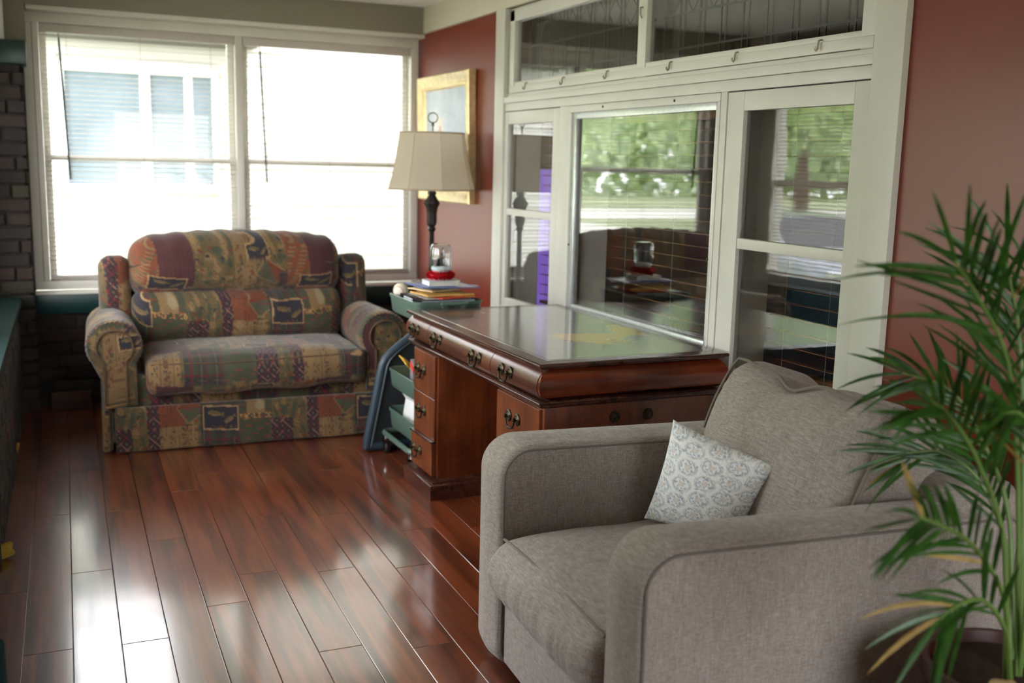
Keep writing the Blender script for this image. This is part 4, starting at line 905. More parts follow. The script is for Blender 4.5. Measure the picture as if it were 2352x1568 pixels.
def soft_arm(y0, y1):
    P = np.array(profile_arm(y0, y1)); c = np.array([1.6, 0.35])
    # resample outline
    Q = [];
    for i in range(len(P)):
        a, b = P[i], P[(i+1) % len(P)]; n = max(1, int(np.linalg.norm(b-a)/0.03))
        for k in range(n): Q.append(a+(b-a)*k/n)
    Q = np.array(Q); n = len(Q); nx = np.roll(Q, -1, 0)-np.roll(Q, 1, 0); nx /= np.linalg.norm(nx, axis=1, keepdims=True); N = np.stack([-nx[:, 1], nx[:, 0]], 1)
    if ((Q-c)*N).sum() < 0: N = -N
    rings = []; r = 0.022; w = (y1-y0)
    steps = [(-0.30, 0), (-0.14, 0), (-0.06, 0), (-r, 0)]+[(-r+r*math.sin(a), r-r*math.cos(a)) for a in np.linspace(0.3, PI/2, 5)]
    half = steps+[(0.003, w*0.25), (0.006, w*0.4)]
    seq = half+[(0.007, w*0.5)]+[(o_, w-d_) for o_, d_ in reversed(half)]
    for off, d in seq:
        if off <= -0.05: f = {-0.30: 0.0, -0.14: 0.45, -0.06: 0.80}[off]; q = c+(Q-c)*f*0.97; bulge = -0.010*(1-f) if d < w/2 else 0.010*(1-f)
        else: q = Q+N*off; bulge = 0
        rings.append(np.stack([q[:, 0], np.full(n, y0+d+bulge), q[:, 1]], 1))
    V = np.concatenate(rings); F = []
    for i in range(len(rings)-1):
        for j in range(n): F.append((i*n+j, (i+1)*n+j, (i+1)*n+(j+1) % n, i*n+(j+1) % n))
    o = npmesh('arm', V, np.array(F), 'grey_linen', chair)
    bm = bmesh.new(); bm.from_mesh(o.data); bmesh.ops.recalc_face_normals(bm, faces=bm.faces); bm.to_mesh(o.data); bm.free()
    for yy in (y0-0.0005, y1+0.0005):
        s = Q-N*0.013; k0 = 0; MB().tube([(p[0], yy, p[1]) for p in s], 0.0032, 6, closed=True).build('piping', 'linen_seam', o, smooth=True)
    return o
soft_arm(2.455, 2.625); soft_arm(1.652, 1.812)
lr('base', 1.125, 2.08, 1.805, 2.465, 0.03, 0.245, 0.02)
def cfront(V, h):
    V = V.copy(); x = V[:, 0]/h[0]; y = V[:, 1]/h[1]; w = (1-x**4).clip(0)*(1-y**4).clip(0)
    V[:, 2] += np.where(V[:, 2] > 0, 0.035*w, -0.0*w); fr = np.clip(-x, 0, 1)**6; V[:, 0] -= 0.028*(1-(V[:, 2]/h[2])**2).clip(0)*fr*(1-0.5*y**4)
    V[:, 0] += 0.0035*np.sin(V[:, 1]*120+3*np.sin(V[:, 1]*31))*fr*(V[:, 2] < h[2]*0.6); V[:, 2] += 0.004*wav(V, 4, 51); V[:, 2] -= 0.015*fr*np.where(V[:, 2] > 0, 1, 0)*(y**2); return V
sc = lr('seat_cushion', 1.085, 1.80, 1.812, 2.458, 0.245, 0.405, 0.045, cfront, 0.012)
MB().tube([(1.118, y, 0.398+0.018*(1-((y-2.135)/0.33)**2)*0.7) for y in np.linspace(1.825, 2.445, 24)], 0.0042, 6).build('piping', 'linen_piping', sc, smooth=True)
for o in (sc.children[0],): o.parent = sc; o.matrix_parent_inverse = Matrix.Translation(-Vector(sc.location))
lr('backrest', 1.93, 2.12, 1.665, 2.61, 0.03, 0.705, 0.05)
def cback(V, h):
    V = V.copy(); z = V[:, 2]/h[2]; y = V[:, 1]/h[1]; w = (1-z**4).clip(0)*(1-y**4).clip(0); V[:, 0] -= np.where(V[:, 0] < 0, 0.045*w, 0)
    tp = np.clip(z, 0, 1)**3
    V[:, 2] -= 0.030*tp*np.exp(-((V[:, 1]-0.03)/0.14)**2); V[:, 2] += 0.014*tp*np.sin(V[:, 1]*30+V[:, 0]*14)*np.clip(1-np.abs(y), 0, 1)
    V[:, 2] += 0.006*tp*np.exp(-((V[:, 1]-0.20)/0.12)**2); V[:, 1] *= 1-0.16*np.clip(z, 0, 1)**2*(V[:, 1] > 0); V[:, 1] += np.where(V[:, 1] < 0, -0.03*np.clip((z+0.1)/0.8, 0, 1)*(-y), 0)
    V[:, 0] += 0.006*wav(V, 4.5, 61)*w; V[:, 1] += 0.05*np.clip(-z, -1, 0)*0; return V
bc = lr('back_cushion', 1.760, 1.990, 1.825, 2.525, 0.380, 0.850, 0.065, cback, 0.012, rot=(0, 0.30, 0))
# piping on the cushion's front edge follows the same deformation
loop = []
hy, hz, hx = 0.35, 0.235, 0.115
for a in np.linspace(-hy+0.02, hy-0.02, 26): loop.append((-hx+0.012, a, hz-0.012))
for a in np.linspace(hz-0.03, -hz+0.03, 16): loop.append((-hx+0.012, hy-0.012, a))
for a in np.linspace(hy-0.02, -hy+0.02, 20): loop.append((-hx+0.012, a, -hz+0.012))
for a in np.linspace(-hz+0.03, hz-0.03, 16): loop.append((-hx+0.012, -hy+0.012, a))
lp = cback(np.array(loop), np.array([hx, hy, hz])); lp[:, 0] -= 0.004; lp[:, 1] *= 1.004; lp[:, 2] += 0.003*np.sign(lp[:, 2])
MB().tube([tuple(p) for p in lp], 0.0045, 6, closed=True).build('piping', 'linen_piping', bc, smooth=True)
ca_ = math.radians(-3.5); chair.rotation_euler = (0, 0, ca_); chair.location = (1.10-(1.10*math.cos(ca_)-2.54*math.sin(ca_)), 2.54-(1.10*math.sin(ca_)+2.54*math.cos(ca_)), 0)
# throw pillow: four corners with pinched edges and a puffed middle
def pillow():
    P = [np.array(p) for p in ((1.490, 2.345, 0.445), (1.540, 2.300, 0.733), (1.712, 2.066, 0.650))]
    P.append(P[0]+P[2]-P[1]+np.array([-0.03, 0.0, 0.07])); a, b, c, d = P          # left-bottom, top, right, bottom
    nrm = np.cross(b-a, c-b); nrm /= np.linalg.norm(nrm)
    if nrm[1] > 0: nrm = -nrm
    n = 90; V = []; col = []; F = []
    for side in (1, -1):
        for i in range(n+1):
            for j in range(n+1):
                s, t = i/n, j/n; ps, pt = 1-(2*s-1)**2, 1-(2*t-1)**2
                s2 = s+(0.5-s)*0.07*pt*abs(2*s-1)**3; t2 = t+(0.5-t)*0.09*ps*abs(2*t-1)**3
                p = a*(1-s2)*(1-t2)+b*s2*(1-t2)+c*s2*t2+d*(1-s2)*t2
                th = 0.068*(ps*pt)**0.45; V.append(p+nrm*side*th); col.append((s*0.36, t*0.36))
    m = (n+1)**2
    for k in range(2):
        for i in range(n):
            for j in range(n):
                q = (k*m+i*(n+1)+j, k*m+(i+1)*(n+1)+j, k*m+(i+1)*(n+1)+j+1, k*m+i*(n+1)+j+1); F.append(q if k else q[::-1])
    V = np.array(V); uv = np.array(col); u, v = uv[:, 0], uv[:, 1]
    base = np.tile(L_(238, 240, 240), (len(V), 1)); W, H = 0.062, 0.075
    r = np.floor(v/H); uu = np.mod(u+0.5*W*np.mod(r, 2), W)/W-0.5; vv = np.mod(v, H)/H-0.5
    d1 = np.hypot(uu*1.1, vv); ang = np.arctan2(vv, uu)
    base[np.abs(d1-0.46) < 0.035] = L_(206, 200, 192); base[np.abs(d1-0.38-0.03*np.sin(ang*5)) < 0.03] = L_(160, 172, 184); base[(np.abs(d1-0.24-0.05*np.sin(ang*3+1)) < 0.04) & (np.sin(ang*7) > -0.2)] = L_(140, 152, 168)
    base[(d1 < 0.16)] = L_(222, 206, 196); base[(np.abs(d1-0.12) < 0.03) & (np.sin(ang*6) > 0)] = L_(172, 182, 188); q = vnoise(u, v, 70, 77); base[(q > 0.85) & (d1 > 0.2)] = L_(120, 130, 152); base[(q < -0.9)] = L_(196, 206, 200)
    base = base*0.74+L_(236, 238, 238)*0.26
    F = np.array(F); o = npmesh('throw_pillow', V, F, 'printed_cotton', color=base)
    bm = bmesh.new(); bm.from_mesh(o.data); bmesh.ops.remove_doubles(bm, verts=bm.verts, dist=1e-5); bmesh.ops.recalc_face_normals(bm, faces=bm.faces); bm.to_mesh(o.data); bm.free()
    tag(o, 'small white throw pillow with pale blue paisley print on the armchair', 'pillow')
pillow()
# ------------------------------------------------------------------ utility cart and what it carries
cx0, cx1, cy0, cy1 = 1.500, 1.838, 4.312, 4.712
cart = thing('utility_cart', 'sage green metal rolling cart between the desk and the loveseat', 'cart', (0, 0, 0))
def rrect(x0, x1, y0, y1, r, n=6):
    p = []
    for cx_, cy_, a0 in ((x1-r, y1-r, 0), (x0+r, y1-r, PI/2), (x0+r, y0+r, PI), (x1-r, y0+r, 1.5*PI)):
        for i in range(n+1): a = a0+PI/2*i/n; p.append((cx_+r*math.cos(a), cy_+r*math.sin(a)))
    return p
def tray(ztop, dep):
    m = MB(); L = [(0.0, ztop), (0.001, ztop-0.012), (0.005, ztop-0.014), (0.012, ztop-dep+0.012), (0.022, ztop-dep), (0.022, ztop-dep+0.002), (0.014, ztop-dep+0.012), (0.007, ztop-0.012), (0.006, ztop-0.001), (0.003, ztop+0.002)]
    rings = [rrect(cx0+d, cx1-d, cy0+d, cy1-d, 0.045-d*0.6) for d, z in L]; n = len(rings[0])
    for (d, z), r in zip(L, rings): m.V += [(p[0], p[1], z) for p in r]
    for i in range(len(L)):
        i2 = (i+1) % len(L)
        if i == 4: continue
        for j in range(n): m.F.append((i*n+j, i*n+(j+1) % n, i2*n+(j+1) % n, i2*n+j))
    m.F.append(tuple(4*n+j for j in range(n))); m.F.append(tuple(5*n+j for j in range(n)))
    return m.build('tray', 'cart_green', cart, smooth=True, angle=35)
for zt, dp in ((0.790, 0.088), (0.430, 0.095), (0.236, 0.100)): tray(zt, dp)
for x in (1.645, 1.715):
    for y in (cy0+0.022, cy1-0.022): MB().tube([(x, y, 0.10), (x, y, 0.775)], 0.008, 8).build('post', 'cart_green', cart, smooth=True)
fr = rrect(cx0-0.012, cx1+0.012, cy0, cy1+0.035, 0.045)
MB().tube([(p[0], p[1], 0.105) for p in fr], 0.0125, 8, closed=True).build('base_frame', 'cart_green', cart, smooth=True)
for y in (cy0-0.016,):
    MB().box(1.630, 1.652, y+0.004, y+0.02, 0.764, 0.794).box(1.716, 1.738, y+0.004, y+0.02, 0.764, 0.794).tube([(1.62, y, 0.783), (1.748, y, 0.783)], 0.007, 8).build('handle', 'cart_green', cart, smooth=True)
for x in (cx0+0.0, cx1-0.0):
    for y in (cy0+0.03, cy1+0.005):
        c = MB().lathe([(0.0, 0.105), (0.014, 0.105), (0.015, 0.085), (0.009, 0.078), (0.009, 0.060)], 10, (x, y, 0)).box(x-0.017, x-0.014, y-0.012, y+0.012, 0.024, 0.072).box(x+0.014, x+0.017, y-0.012, y+0.012, 0.024, 0.072).box(x-0.017, x+0.017, y-0.014, y+0.010, 0.062, 0.074).build('caster_fork', 'chrome', cart, smooth=True)
        MB().lathe([(0.0, -0.011), (0.024, -0.011), (0.028, -0.006), (0.028, 0.006), (0.024, 0.011), (0, 0.011)], 18, (x, y, 0.028), 'x').build('wheel', 'black_rubber', c, smooth=True)
def slab(name, label, cat, cxy, size, z0, rotz, cover, pages=None, tilt=(0, 0), bevel=0.001, group=None):
    """a book or a flat pack: covers plus page block"""
    o = thing(name, label, cat, (cxy[0], cxy[1], z0), rotz, group); o.rotation_euler = (tilt[0], tilt[1], rotz); w, l, h = size
    if pages:
        MB().box(-w/2, w/2, -l/2, l/2, 0, 0.002).box(-w/2, w/2, -l/2, l/2, h-0.002, h).box(-w/2, -w/2+0.002, -l/2, l/2, 0, h).build('cover', cover, o)
        box('pages', -w/2+0.002, w/2-0.003, -l/2+0.003, l/2-0.003, 0.002, h-0.002, pages, o)
    else: box('sheet', -w/2, w/2, -l/2, l/2, 0, h, cover, o, bevel=bevel)
    return o
for i in range(3): slab('magazine', ('lowest magazine in the top cart tray', 'middle magazine in the top cart tray', 'upper magazine in the top cart tray')[i], 'magazine', (1.668, 4.51), (0.24, 0.30, 0.0195), 0.7045+0.0205*i, 0.02*i, 'book_cover_white', 'page_grey', group='magazines in the top tray')
bb = slab('book', 'large black-spined book lying lowest on the cart top', 'book', (1.672, 4.488), (0.262, 0.282, 0.030), 0.767, 0.03, 'book_black', 'page_grey')
box('spine_label', -0.1325, -0.1312, -0.02, 0.09, 0.006, 0.024, 'book_cover_white', bb); box('cover_print', -0.10, 0.12, -0.12, 0.13, 0.0300, 0.0305, 'book_cover_white', bb)
slab('red_booklet', 'red and orange printed booklet under the manila envelopes', 'booklet', (1.722, 4.445), (0.21, 0.17, 0.004), 0.7985, 0.25, 'red_card')
slab('orange_card', 'orange card sticking out under the envelope on the cart', 'card', (1.735, 4.455), (0.20, 0.15, 0.002), 0.8035, -0.3, 'orange_card')
def envelope(label, c, w, l, z, rot, mat, pf=0.010, seed=1, tilt=(0, 0)):
    V, F = rbox_mesh((w, l, 0.006), 0.0025, 0.012, lambda V, h: V+np.stack([0*V[:, 0], 0*V[:, 0], np.where(V[:, 2] > 0, pf, 0)*(1-(V[:, 0]/h[0])**4)*(1-(V[:, 1]/h[1])**4)+0.0035*wav(V, 9, seed)*np.where(V[:, 2] > 0, 1, 0.2)], 1))
    o = npmesh('manila_envelope', V, F, mat, None, (c[0], c[1], z+0.003), (tilt[0], tilt[1], rot)); return tag(o, label, 'envelope', 'manila envelopes on the cart')
envelope('orange manila envelope with ragged edge below the blue folder', (1.69, 4.475), 0.24, 0.19, 0.807, 0.12, 'manila', 0.006, 3)
envelope('pale padded envelope poking out left of the blue folder', (1.668, 4.525), 0.17, 0.18, 0.8215, 0.35, 'manila_pale', 0.008, 5)
fo = slab('blue_folder', 'blue bordered folder under the white book on the cart', 'folder', (1.700, 4.505), (0.285, 0.225, 0.004), 0.8415, 0.05, 'folder_blue', tilt=(0.0, 0.02))
MB().box(-0.112, -0.108, -0.10, 0.10, 0.004, 0.0045).box(0.09, 0.094, -0.10, 0.10, 0.004, 0.0045).build('gold_line', 'gold_pale', fo); box('photo_panel', 0.04, 0.125, -0.10, 0.06, 0.004, 0.0046, 'book_cover_white', fo)
slab('white_leaflet', 'white leaflet sticking out right of the blue folder', 'leaflet', (1.795, 4.50), (0.14, 0.10, 0.001), 0.8385, 0.4, 'paper_white')
slab('paperback_book', 'thick pale paperback with the snow globe jar on it', 'book', (1.690, 4.490), (0.150, 0.110, 0.024), 0.8475, -0.03, 'book_cover_white', 'page_block')
# mason jar snow globe on a ring of tinsel
JX, JY, JZ = 1.690, 4.495, 0.8717
jar = thing('snow_globe_jar', 'upturned glass jar snow globe with tiny pine and red tinsel', 'snow globe', (JX, JY, JZ))
MB().lathe([(0.034, 0.0), (0.036, 0.002), (0.036, 0.020), (0.033, 0.022)], 24).build('lid', 'jar_lid', jar, smooth=True)
MB().lathe([(0.033, 0.020), (0.036, 0.030), (0.046, 0.042), (0.0505, 0.056), (0.0505, 0.140), (0.047, 0.156), (0.040, 0.164), (0.030, 0.1655), (0.0, 0.163), (0.0, 0.160), (0.030, 0.1625), (0.039, 0.161), (0.0448, 0.154), (0.0480, 0.139), (0.0480, 0.057), (0.0437, 0.044), (0.0337, 0.032), (0.0307, 0.0205), (0.033, 0.020)], 32, wob=lambda a: 1+0.012*math.cos(4*a)).build('glass', 'jar_glass', jar, smooth=True)
MB().lathe([(0.0, 0.0215), (0.030, 0.0215), (0.0325, 0.032), (0.042, 0.044), (0.0455, 0.051), (0.042, 0.060), (0.020, 0.066), (0, 0.062)], 24, wob=lambda a: 1+0.0*a).build('snow', 'snow', jar, smooth=True)
def brush(parent, x, y, z0, h, r, seed):
    rs = random.Random(seed); m = MB().tube([(x, y, z0), (x, y, z0+h)], 0.0015, 5)
    for i in range(800):
        f = rs.random()**0.8; a = rs.random()*2*PI; L = r*(1-f)*(0.75+0.4*rs.random())+0.002; z = z0+f*h
        d = Vector((math.cos(a), math.sin(a), -0.25)); s = Vector((-math.sin(a), math.cos(a), 0))*0.0012; p = Vector((x, y, z)); m.quad(p-s, p+s, p+d*L+s*0.4, p+d*L-s*0.4)
    m.build('bottle_brush_pine', 'bottle_brush_green', parent)
brush(jar, 0.008, 0.0, 0.058, 0.092, 0.034, 1); brush(jar, -0.016, -0.012, 0.058, 0.050, 0.024, 2)
rs = random.Random(5); m = MB()
for i in range(2600):
    a = rs.random()*2*PI; b = rs.random()*2*PI; R0, r0 = 0.046, 0.021
    c = Vector((R0*math.cos(a), R0*math.sin(a), 0.020)); n = Vector((math.cos(a)*math.cos(b), math.sin(a)*math.cos(b), math.sin(b)*0.95)); L = r0*(0.7+0.45*rs.random()); tt = n.cross(Vector((rs.random()-.5, rs.random()-.5, rs.random()-.5))).normalized()*0.0008
    m.quad(c+n*0.002-tt, c+n*0.002+tt, c+n*L+tt, c+n*L-tt)
m.tube([(0.046*math.cos(a), 0.046*math.sin(a), 0.020) for a in np.linspace(0, 2*PI, 25)[:-1]], 0.012, 8, closed=True); o = m.build('tinsel', 'red_tinsel', jar); o['label'] = 'red tinsel garland'
# baseball
ball = thing('baseball', 'scuffed white baseball on the corner of the cart', 'ball', (1.553, 4.667, 0.7662+0.0366))
V, F = rbox_mesh((0.073, 0.073, 0.073), 0.0364, 0.008); npmesh('leather_cover', V, F, 'ball_leather', ball)
pts = []
for i in range(60):
    t_ = 2*PI*i/60; a = 0.44; x, y, z = math.cos(t_)+a*math.cos(3*t_)*0.45, math.sin(t_)-a*math.sin(3*t_)*0.45, 2*math.sqrt(a*(1-a))*math.sin(2*t_)*0.62; v = Vector((x, y, z)).normalized()*0.0367; pts.append(tuple(v))
MB().tube(pts, 0.0014, 5, closed=True).build('stitching', 'stitch_red', ball)
# lower trays
ye = envelope('yellow padded mailer in the middle cart tray', (1.585, 4.622), 0.12, 0.12, 0.432, 0.2, 'mailer_yellow', 0.012, 9, (0.3, 0.85)); ye.name = 'padded_mailer'
gb = thing('cardboard_box', 'grey box with red and yellow label in the middle cart tray', 'box', (1.600, 4.470, 0.352), -0.15); gb.rotation_euler = (0.24, 0, -0.15)
box('carton', -0.06, 0.06, -0.04, 0.04, 0.0, 0.150, 'box_grey', gb, bevel=0.003); box('label_band', -0.0607, 0.0607, -0.041, 0.041, 0.115, 0.146, 'box_label_red', gb); box('label_patch', -0.05, 0.02, -0.0415, 0.0415, 0.121, 0.138, 'box_label_yellow', gb)
wb_ = thing('white_carton', 'open white carton in the bottom cart tray', 'box', (1.612, 4.55, 0.158), 0.3); wb_.rotation_euler = (0.12, 0.1, 0.3)
MB().box(-0.065, 0.065, -0.06, -0.057, 0, 0.13).box(-0.065, 0.065, 0.057, 0.06, 0, 0.13).box(-0.065, -0.062, -0.06, 0.06, 0, 0.13).box(0.062, 0.065, -0.06, 0.06, 0, 0.13).box(-0.065, 0.065, -0.06, 0.06, 0, 0.003).build('carton', 'paper_white', wb_)
MB().prism([(-0.065, 0.13), (-0.09, 0.158), (-0.088, 0.160), (-0.062, 0.13)], -0.06, 0.06).build('flap', 'paper_white', wb_)
pp = slab('folded_paper', 'folded white papers in the bottom cart tray', 'paper', (1.610, 4.415), (0.13, 0.10, 0.02), 0.175, 0.3, 'paper_white', tilt=(0.25, -0.15))

# ------------------------------------------------------------------ folded card table behind the cart
ct = thing('folded_card_table', 'folded blue-grey card table leaning behind the green cart', 'table', (0, 0, 0))
base = [(1.418, 0.024), (1.500, 0.425), (1.515, 0.455), (1.545, 0.485), (1.640, 0.555), (1.70, 0.585), (1.93, 0.60), (1.96, 0.57), (1.96, 0.05), (1.935, 0.024)]
MB().prism(base, 4.775, 4.800).build('tabletop', 'card_table_blue', ct, bevel=0.004)
out = []
for i in range(len(base)):
    a, b = Vector(base[i]), Vector(base[(i+1) % len(base)]); n = max(1, int((b-a).length/0.03))
    for k in range(n): p = a.lerp(b, k/n); out.append((p.x, 4.775, p.y))
MB().tube(out, 0.024, 10, closed=True).build('rim', 'card_table_blue', ct, smooth=True)
MB().tube([(p[0]+0.016, p[1]-0.018, p[2]) for p in out], 0.006, 6, closed=True).build('inner_trim', 'card_table_trim', ct, smooth=True)
cc = Vector((1.70, 0.3)); MB().prism([((p[0]-cc.x)*0.93+cc.x, (p[1]-cc.y)*0.93+cc.y) for p in base], 4.766, 4.774).build('underside', 'card_table_under', ct)

# ------------------------------------------------------------------ floor lamp
lamp = thing('floor_lamp', 'bronze floor lamp with cream panelled shade by the red wall', 'lamp', (1.966, 5.38, 0))
MB().lathe([(0.14, 0.0), (0.14, 0.012), (0.12, 0.022), (0.05, 0.032), (0.025, 0.05), (0.018, 0.07)], 28).build('base', 'lamp_bronze', lamp, smooth=True)
MB().lathe([(0.015, 0.06), (0.015, 0.30), (0.022, 0.31), (0.015, 0.33), (0.0135, 1.03), (0.024, 1.045), (0.016, 1.058), (0.022, 1.066)], 16).build('pole', 'lamp_bronze', lamp, smooth=True)
MB().lathe([(0.020, 1.062), (0.028, 1.075), (0.030, 1.095), (0.029, 1.130), (0.034, 1.160), (0.047, 1.186), (0.046, 1.192), (0.034, 1.208), (0.024, 1.224), (0.020, 1.232), (0.026, 1.238), (0.026, 1.246), (0.017, 1.254), (0.013, 1.32)], 8).build('turned_cup', 'lamp_bronze', lamp, smooth=True, angle=20)
def octa(r, z, rot=PI/8): return [(r*math.cos(rot+2*PI*k/8), r*math.sin(rot+2*PI*k/8), z) for k in range(8)]
sh = MB(); NZ = 8; NS = 5; rows = []
for i in range(NZ+1):
    f = i/NZ; r = 0.240+(0.180-0.240)*f-0.006*math.sin(PI*f); row = []
    for k in range(8):
        for j in range(NS):
            g = j/NS; a0, a1 = PI/8+0.28+2*PI*k/8, PI/8+0.28+2*PI*(k+1)/8; p = Vector((math.cos(a0), math.sin(a0), 0)).lerp(Vector((math.cos(a1), math.sin(a1), 0)), g); bow = 1+0.035*math.sin(PI*g); row.append((p.x*r*bow, p.y*r*bow, 1.262+0.300*f))
    rows.append(row)
n = len(rows[0])
for r_ in rows: sh.V += r_
for i in range(NZ):
    for j in range(n): sh.F.append((i*n+j, i*n+(j+1) % n, (i+1)*n+(j+1) % n, (i+1)*n+j))
shade = sh.build('shade', 'shade_fabric', lamp, smooth=True, angle=15)
for z in (0, NZ): MB().tube(rows[z], 0.0045, 5, closed=True).build('trim', 'shade_trim', shade)
for k in range(8): MB().tube([rows[i][k*NS] for i in range(NZ+1)], 0.0018, 4).build('seam', 'shade_seam', shade)
MB().tube([(0, 0, 1.30), (0, 0, 1.605)], 0.004, 6).tube([(-0.178, 0, 1.55), (0.178, 0, 1.55)], 0.002, 4).tube([(0, -0.178, 1.55), (0, 0.178, 1.55)], 0.002, 4).build('harp', 'lamp_brass', lamp)
m = MB().lathe([(0.006, 1.600), (0.010, 1.604), (0.006, 1.610), (0.004, 1.618)], 10); va = Vector((0.93, -0.36, 0)).normalized()
m.tube([tuple(va*0.026*math.cos(t_)+Vector((0, 0, 1.643+0.026*math.sin(t_)))) for t_ in np.linspace(0, 2*PI, 25)[:-1]], 0.0034, 6, closed=True).build('finial_ring', 'lamp_brass', lamp, smooth=True)

# ------------------------------------------------------------------ framed picture on the red wall
pic = thing('framed_picture', 'gold framed picture with glare-lightened print on the red wall behind the lamp', 'picture', (XR+0.0135, 5.815, 1.548)); pic.rotation_euler = (0, -0.02, 0)
fw, fh = 0.845, 0.735
m = MB().ring(-fw/2, fw/2, -fh/2, fh/2, [(0.0, 0.0), (0.0, 0.040), (0.006, 0.046), (0.020, 0.044), (0.040, 0.030), (0.056, 0.026), (0.060, 0.032), (0.068, 0.034), (0.074, 0.030)], True, False)
m.V = [(-h, a, b) for a, b, h in m.V]; frm = m.build('frame', 'gold_leaf', pic, smooth=True, angle=30)
m = MB().ring(-fw/2+0.074, fw/2-0.074, -fh/2+0.074, fh/2-0.074, [(0.0, 0.030), (0.004, 0.030), (0.010, 0.020), (0.013, 0.016)], False, False); m.V = [(-h, a, b) for a, b, h in m.V]; m.build('inner_lip', 'gold_pale', frm, smooth=True, angle=30)
box('picture', -0.016, -0.010, -fw/2+0.08, fw/2-0.08, -fh/2+0.08, fh/2-0.08, 'picture_print', pic)
box('picture_glass', -0.0185, -0.0170, -fw/2+0.086, fw/2-0.086, -fh/2+0.086, fh/2-0.086, 'picture_glass', pic)
box('backing', -0.002, 0.0005, -fw/2+0.01, fw/2-0.01, -fh/2+0.01, fh/2-0.01, 'frame_back', pic)

# ------------------------------------------------------------------ palm in the right foreground
palm = thing('potted_palm', 'green feathery palm in a dark pot at the right edge', 'plant', (1.705, 1.315, 0))
MB().lathe([(0.0, 0.0), (0.115, 0.0), (0.125, 0.02), (0.150, 0.25), (0.165, 0.42), (0.172, 0.425), (0.172, 0.455), (0.158, 0.455), (0.152, 0.42), (0.0, 0.41)], 32).build('pot', 'pot_glaze', palm, smooth=True, angle=50)
MB().lathe([(0.150, 0.41), (0.150, 0.432), (0.08, 0.442), (0.0, 0.445)], 24).build('soil', 'potting_soil', palm, smooth=True)
FR = [[(1.697, 1.3, 0.428), (1.636, 1.3, 0.805), (1.541, 1.28, 1.063), (1.406, 1.25, 1.196), (1.298, 1.22, 1.266)], [(1.736, 1.32, 0.41), (1.69, 1.34, 0.916), (1.673, 1.36, 1.115), (1.62, 1.36, 1.247)], [(1.667, 1.3, 0.434), (1.572, 1.28, 0.735), (1.423, 1.25, 0.915), (1.291, 1.22, 1.01), (1.203, 1.2, 1.043)],
      [(1.711, 1.33, 0.41), (1.706, 1.38, 0.727), (1.621, 1.42, 0.902), (1.54, 1.45, 0.988), (1.422, 1.48, 1.022)], [(1.641, 1.28, 0.448), (1.519, 1.22, 0.658), (1.363, 1.18, 0.791), (1.229, 1.15, 0.853), (1.144, 1.13, 0.881)], [(1.64, 1.27, 0.454), (1.549, 1.22, 0.595), (1.461, 1.2, 0.676), (1.376, 1.18, 0.69), (1.327, 1.17, 0.679)],
      [(1.703, 1.3, 0.426), (1.604, 1.25, 0.783), (1.495, 1.2, 0.953), (1.379, 1.16, 1.017), (1.266, 1.12, 1.036)], [(1.749, 1.33, 0.403), (1.792, 1.38, 0.807), (1.801, 1.4, 1.068), (1.751, 1.42, 1.24)], [(1.737, 1.34, 0.4), (1.795, 1.42, 0.608), (1.767, 1.48, 0.762), (1.69, 1.52, 0.833), (1.613, 1.55, 0.833)]]
def crom(P, n):
    P = [Vector(p) for p in P]; P = [P[0]*2-P[1]]+P+[P[-1]*2-P[-2]]; out = []
    for i in range(1, len(P)-2):
        for k in range(n):
            t_ = k/n; a, b, c, d = P[i-1], P[i], P[i+1], P[i+2]; out.append(0.5*((2*b)+(c-a)*t_+(2*a-5*b+4*c-d)*t_*t_+(3*b-a-3*c+d)*t_**3))
    out.append(P[-2]); return out
def leaflet(parent, p, d, side, L, w, droop, mat):
    m = MB(); n = 6; pts = []
    for i in range(n+1):
        f = i/n; q = p+d*L*f+Vector((0, 0, -droop*L*f*f)); ww = w*(math.sin(PI*min(1, 0.10+f*0.9))**0.7)*(1 if f < 1 else 0.0)+0.0004; nn = d.cross(side).normalized(); pts.append((q-side*ww-nn*ww*0.25, q, q+side*ww-nn*ww*0.25))
    for a, b, c in pts: m.V += [tuple(a), tuple(b), tuple(c)]
    for i in range(n): k = 3*i; m.F += [(k, k+3, k+4, k+1), (k+1, k+4, k+5, k+2)]
    return m.build('leaflet', mat, parent, smooth=True)
rs = random.Random(21); org = Vector((1.705, 1.315, 0)); NLEAF = 0
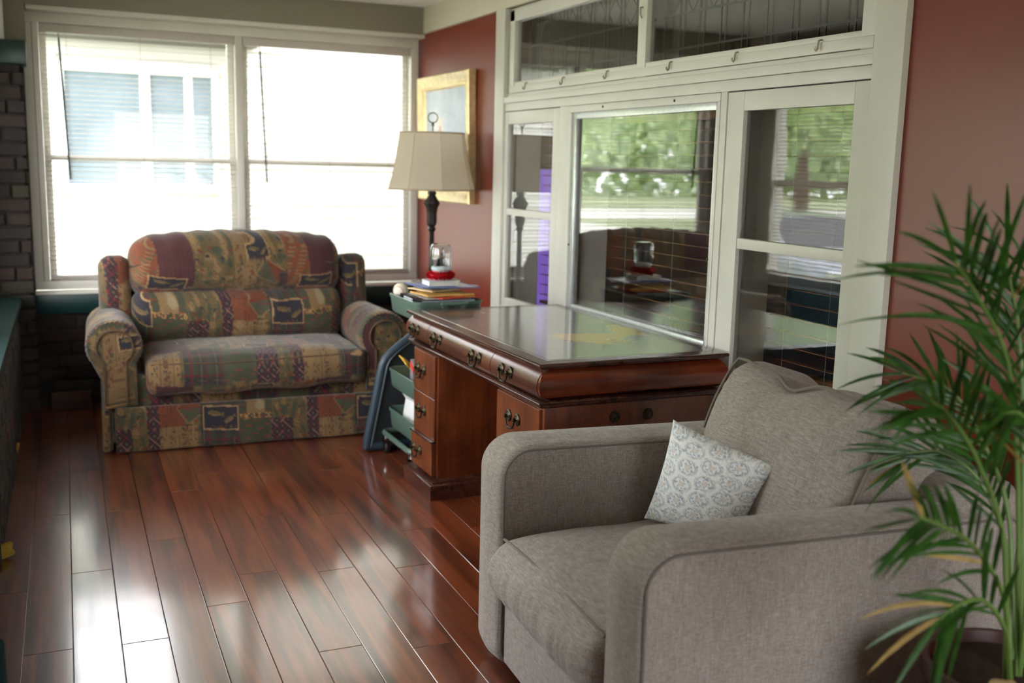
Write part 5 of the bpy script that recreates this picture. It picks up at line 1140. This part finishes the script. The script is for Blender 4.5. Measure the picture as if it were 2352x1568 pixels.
for fi, P in enumerate(FR):
    sh_ = {2: 0.09, 3: 0.09, 4: 0.07, 6: 0.10, 0: 0.04}.get(fi, 0.0); C = crom([Vector(p)-org+Vector((sh_*k_/4, 0, 0)) for k_, p in enumerate(P)], 10); N = len(C)
    fr_ = MB().tube(C, [0.0052*(1-0.75*i/N)+0.0006 for i in range(N)], 6).build('frond', 'palm_stem', palm, smooth=True)
    view = (org+C[N//2]-Vector((0, 0, 1.4))).normalized(); n = 15 if fi not in (5,) else 10
    for i in range(n):
        s = 0.36+0.62*i/(n-1); k = min(N-2, int(s*(N-1))); p = C[k].lerp(C[k+1], s*(N-1)-k); tng = (C[min(N-1, k+1)]-C[max(0, k-1)]).normalized()
        sd_ = tng.cross(view).normalized(); L = (0.25-0.07*abs(s-0.62)/0.38)*(1.12 if fi in (0, 1, 7) else 0.74)*rs.uniform(0.8, 1.1)
        for sg in (-1, 1):
            an = rs.uniform(0.38, 0.62)*(1 if i < n-1 else 0.35); d = (tng*math.cos(an)+sd_*sg*math.sin(an)+view*rs.uniform(-0.28, 0.28)).normalized(); sv = d.cross(view+Vector((rs.uniform(-.5, .5), rs.uniform(-.5, .5), rs.uniform(-.5, .5)))).normalized()
            leaflet(fr_, p, d, sv, L, rs.uniform(0.0030, 0.0052), rs.uniform(0.0, 0.35), 'palm_leaf' if rs.random() > 0.025 else 'palm_leaf_dry'); NLEAF += 1
def lump(name, label, cat, loc, size, mat, seed):
    V, F = rbox_mesh(size, min(size)*0.45, 0.006, lambda V, h: V*(1+0.16*wav(V, 16, seed))[:, None]); return tag(npmesh(name, V, F, mat, None, loc, (0.2, 0.3, seed*0.7)), label, cat)
lump('bark_chunk', 'tan bark chunk lying on the palm pot soil', 'bark', (1.590, 1.245, 0.462), (0.055, 0.04, 0.036), 'bark_chip', 3)
lump('white_stone', 'white pebble beside the bark chunk in the palm pot', 'stone', (1.632, 1.215, 0.457), (0.036, 0.03, 0.028), 'white_stone', 5)
# ------------------------------------------------------------------ odds and ends at the foot of the walls
o = MB().box(-0.10, 0.10, -0.012, 0.012, 0, 0.105).build('scrap_board', 'scrap_board', bevel=0.002, loc=(0.125, 6.12, 0.0)); o.rotation_euler = (-0.08, 0.0, -0.10); tag(o, 'reddish scrap board leaning on the bricks left of the loveseat', 'board')
lump('insulation_foam', 'larger yellow foam lump at the foot of the left knee wall', 'foam', (-0.170, 3.86, 0.030), (0.024, 0.08, 0.055), 'foam_yellow', 7)
lump('insulation_foam', 'small yellow foam strip on the left knee wall farther back', 'foam', (-0.139, 5.15, 0.055), (0.014, 0.04, 0.060), 'foam_yellow', 9)
cp = []
for i in range(70):
    a = i/70*2*PI*4.5; cp.append((XR+0.115+0.020*math.cos(a), 3.50+0.085*(i/70-0.5)+0.012*math.sin(a), 0.700+0.055+0.040*math.sin(a)))
o = MB().tube(cp, 0.0035, 6).build('coiled_cord', 'black_plastic', smooth=True); tag(o, 'small coiled black cord on the inner sill behind the wide window', 'cord')
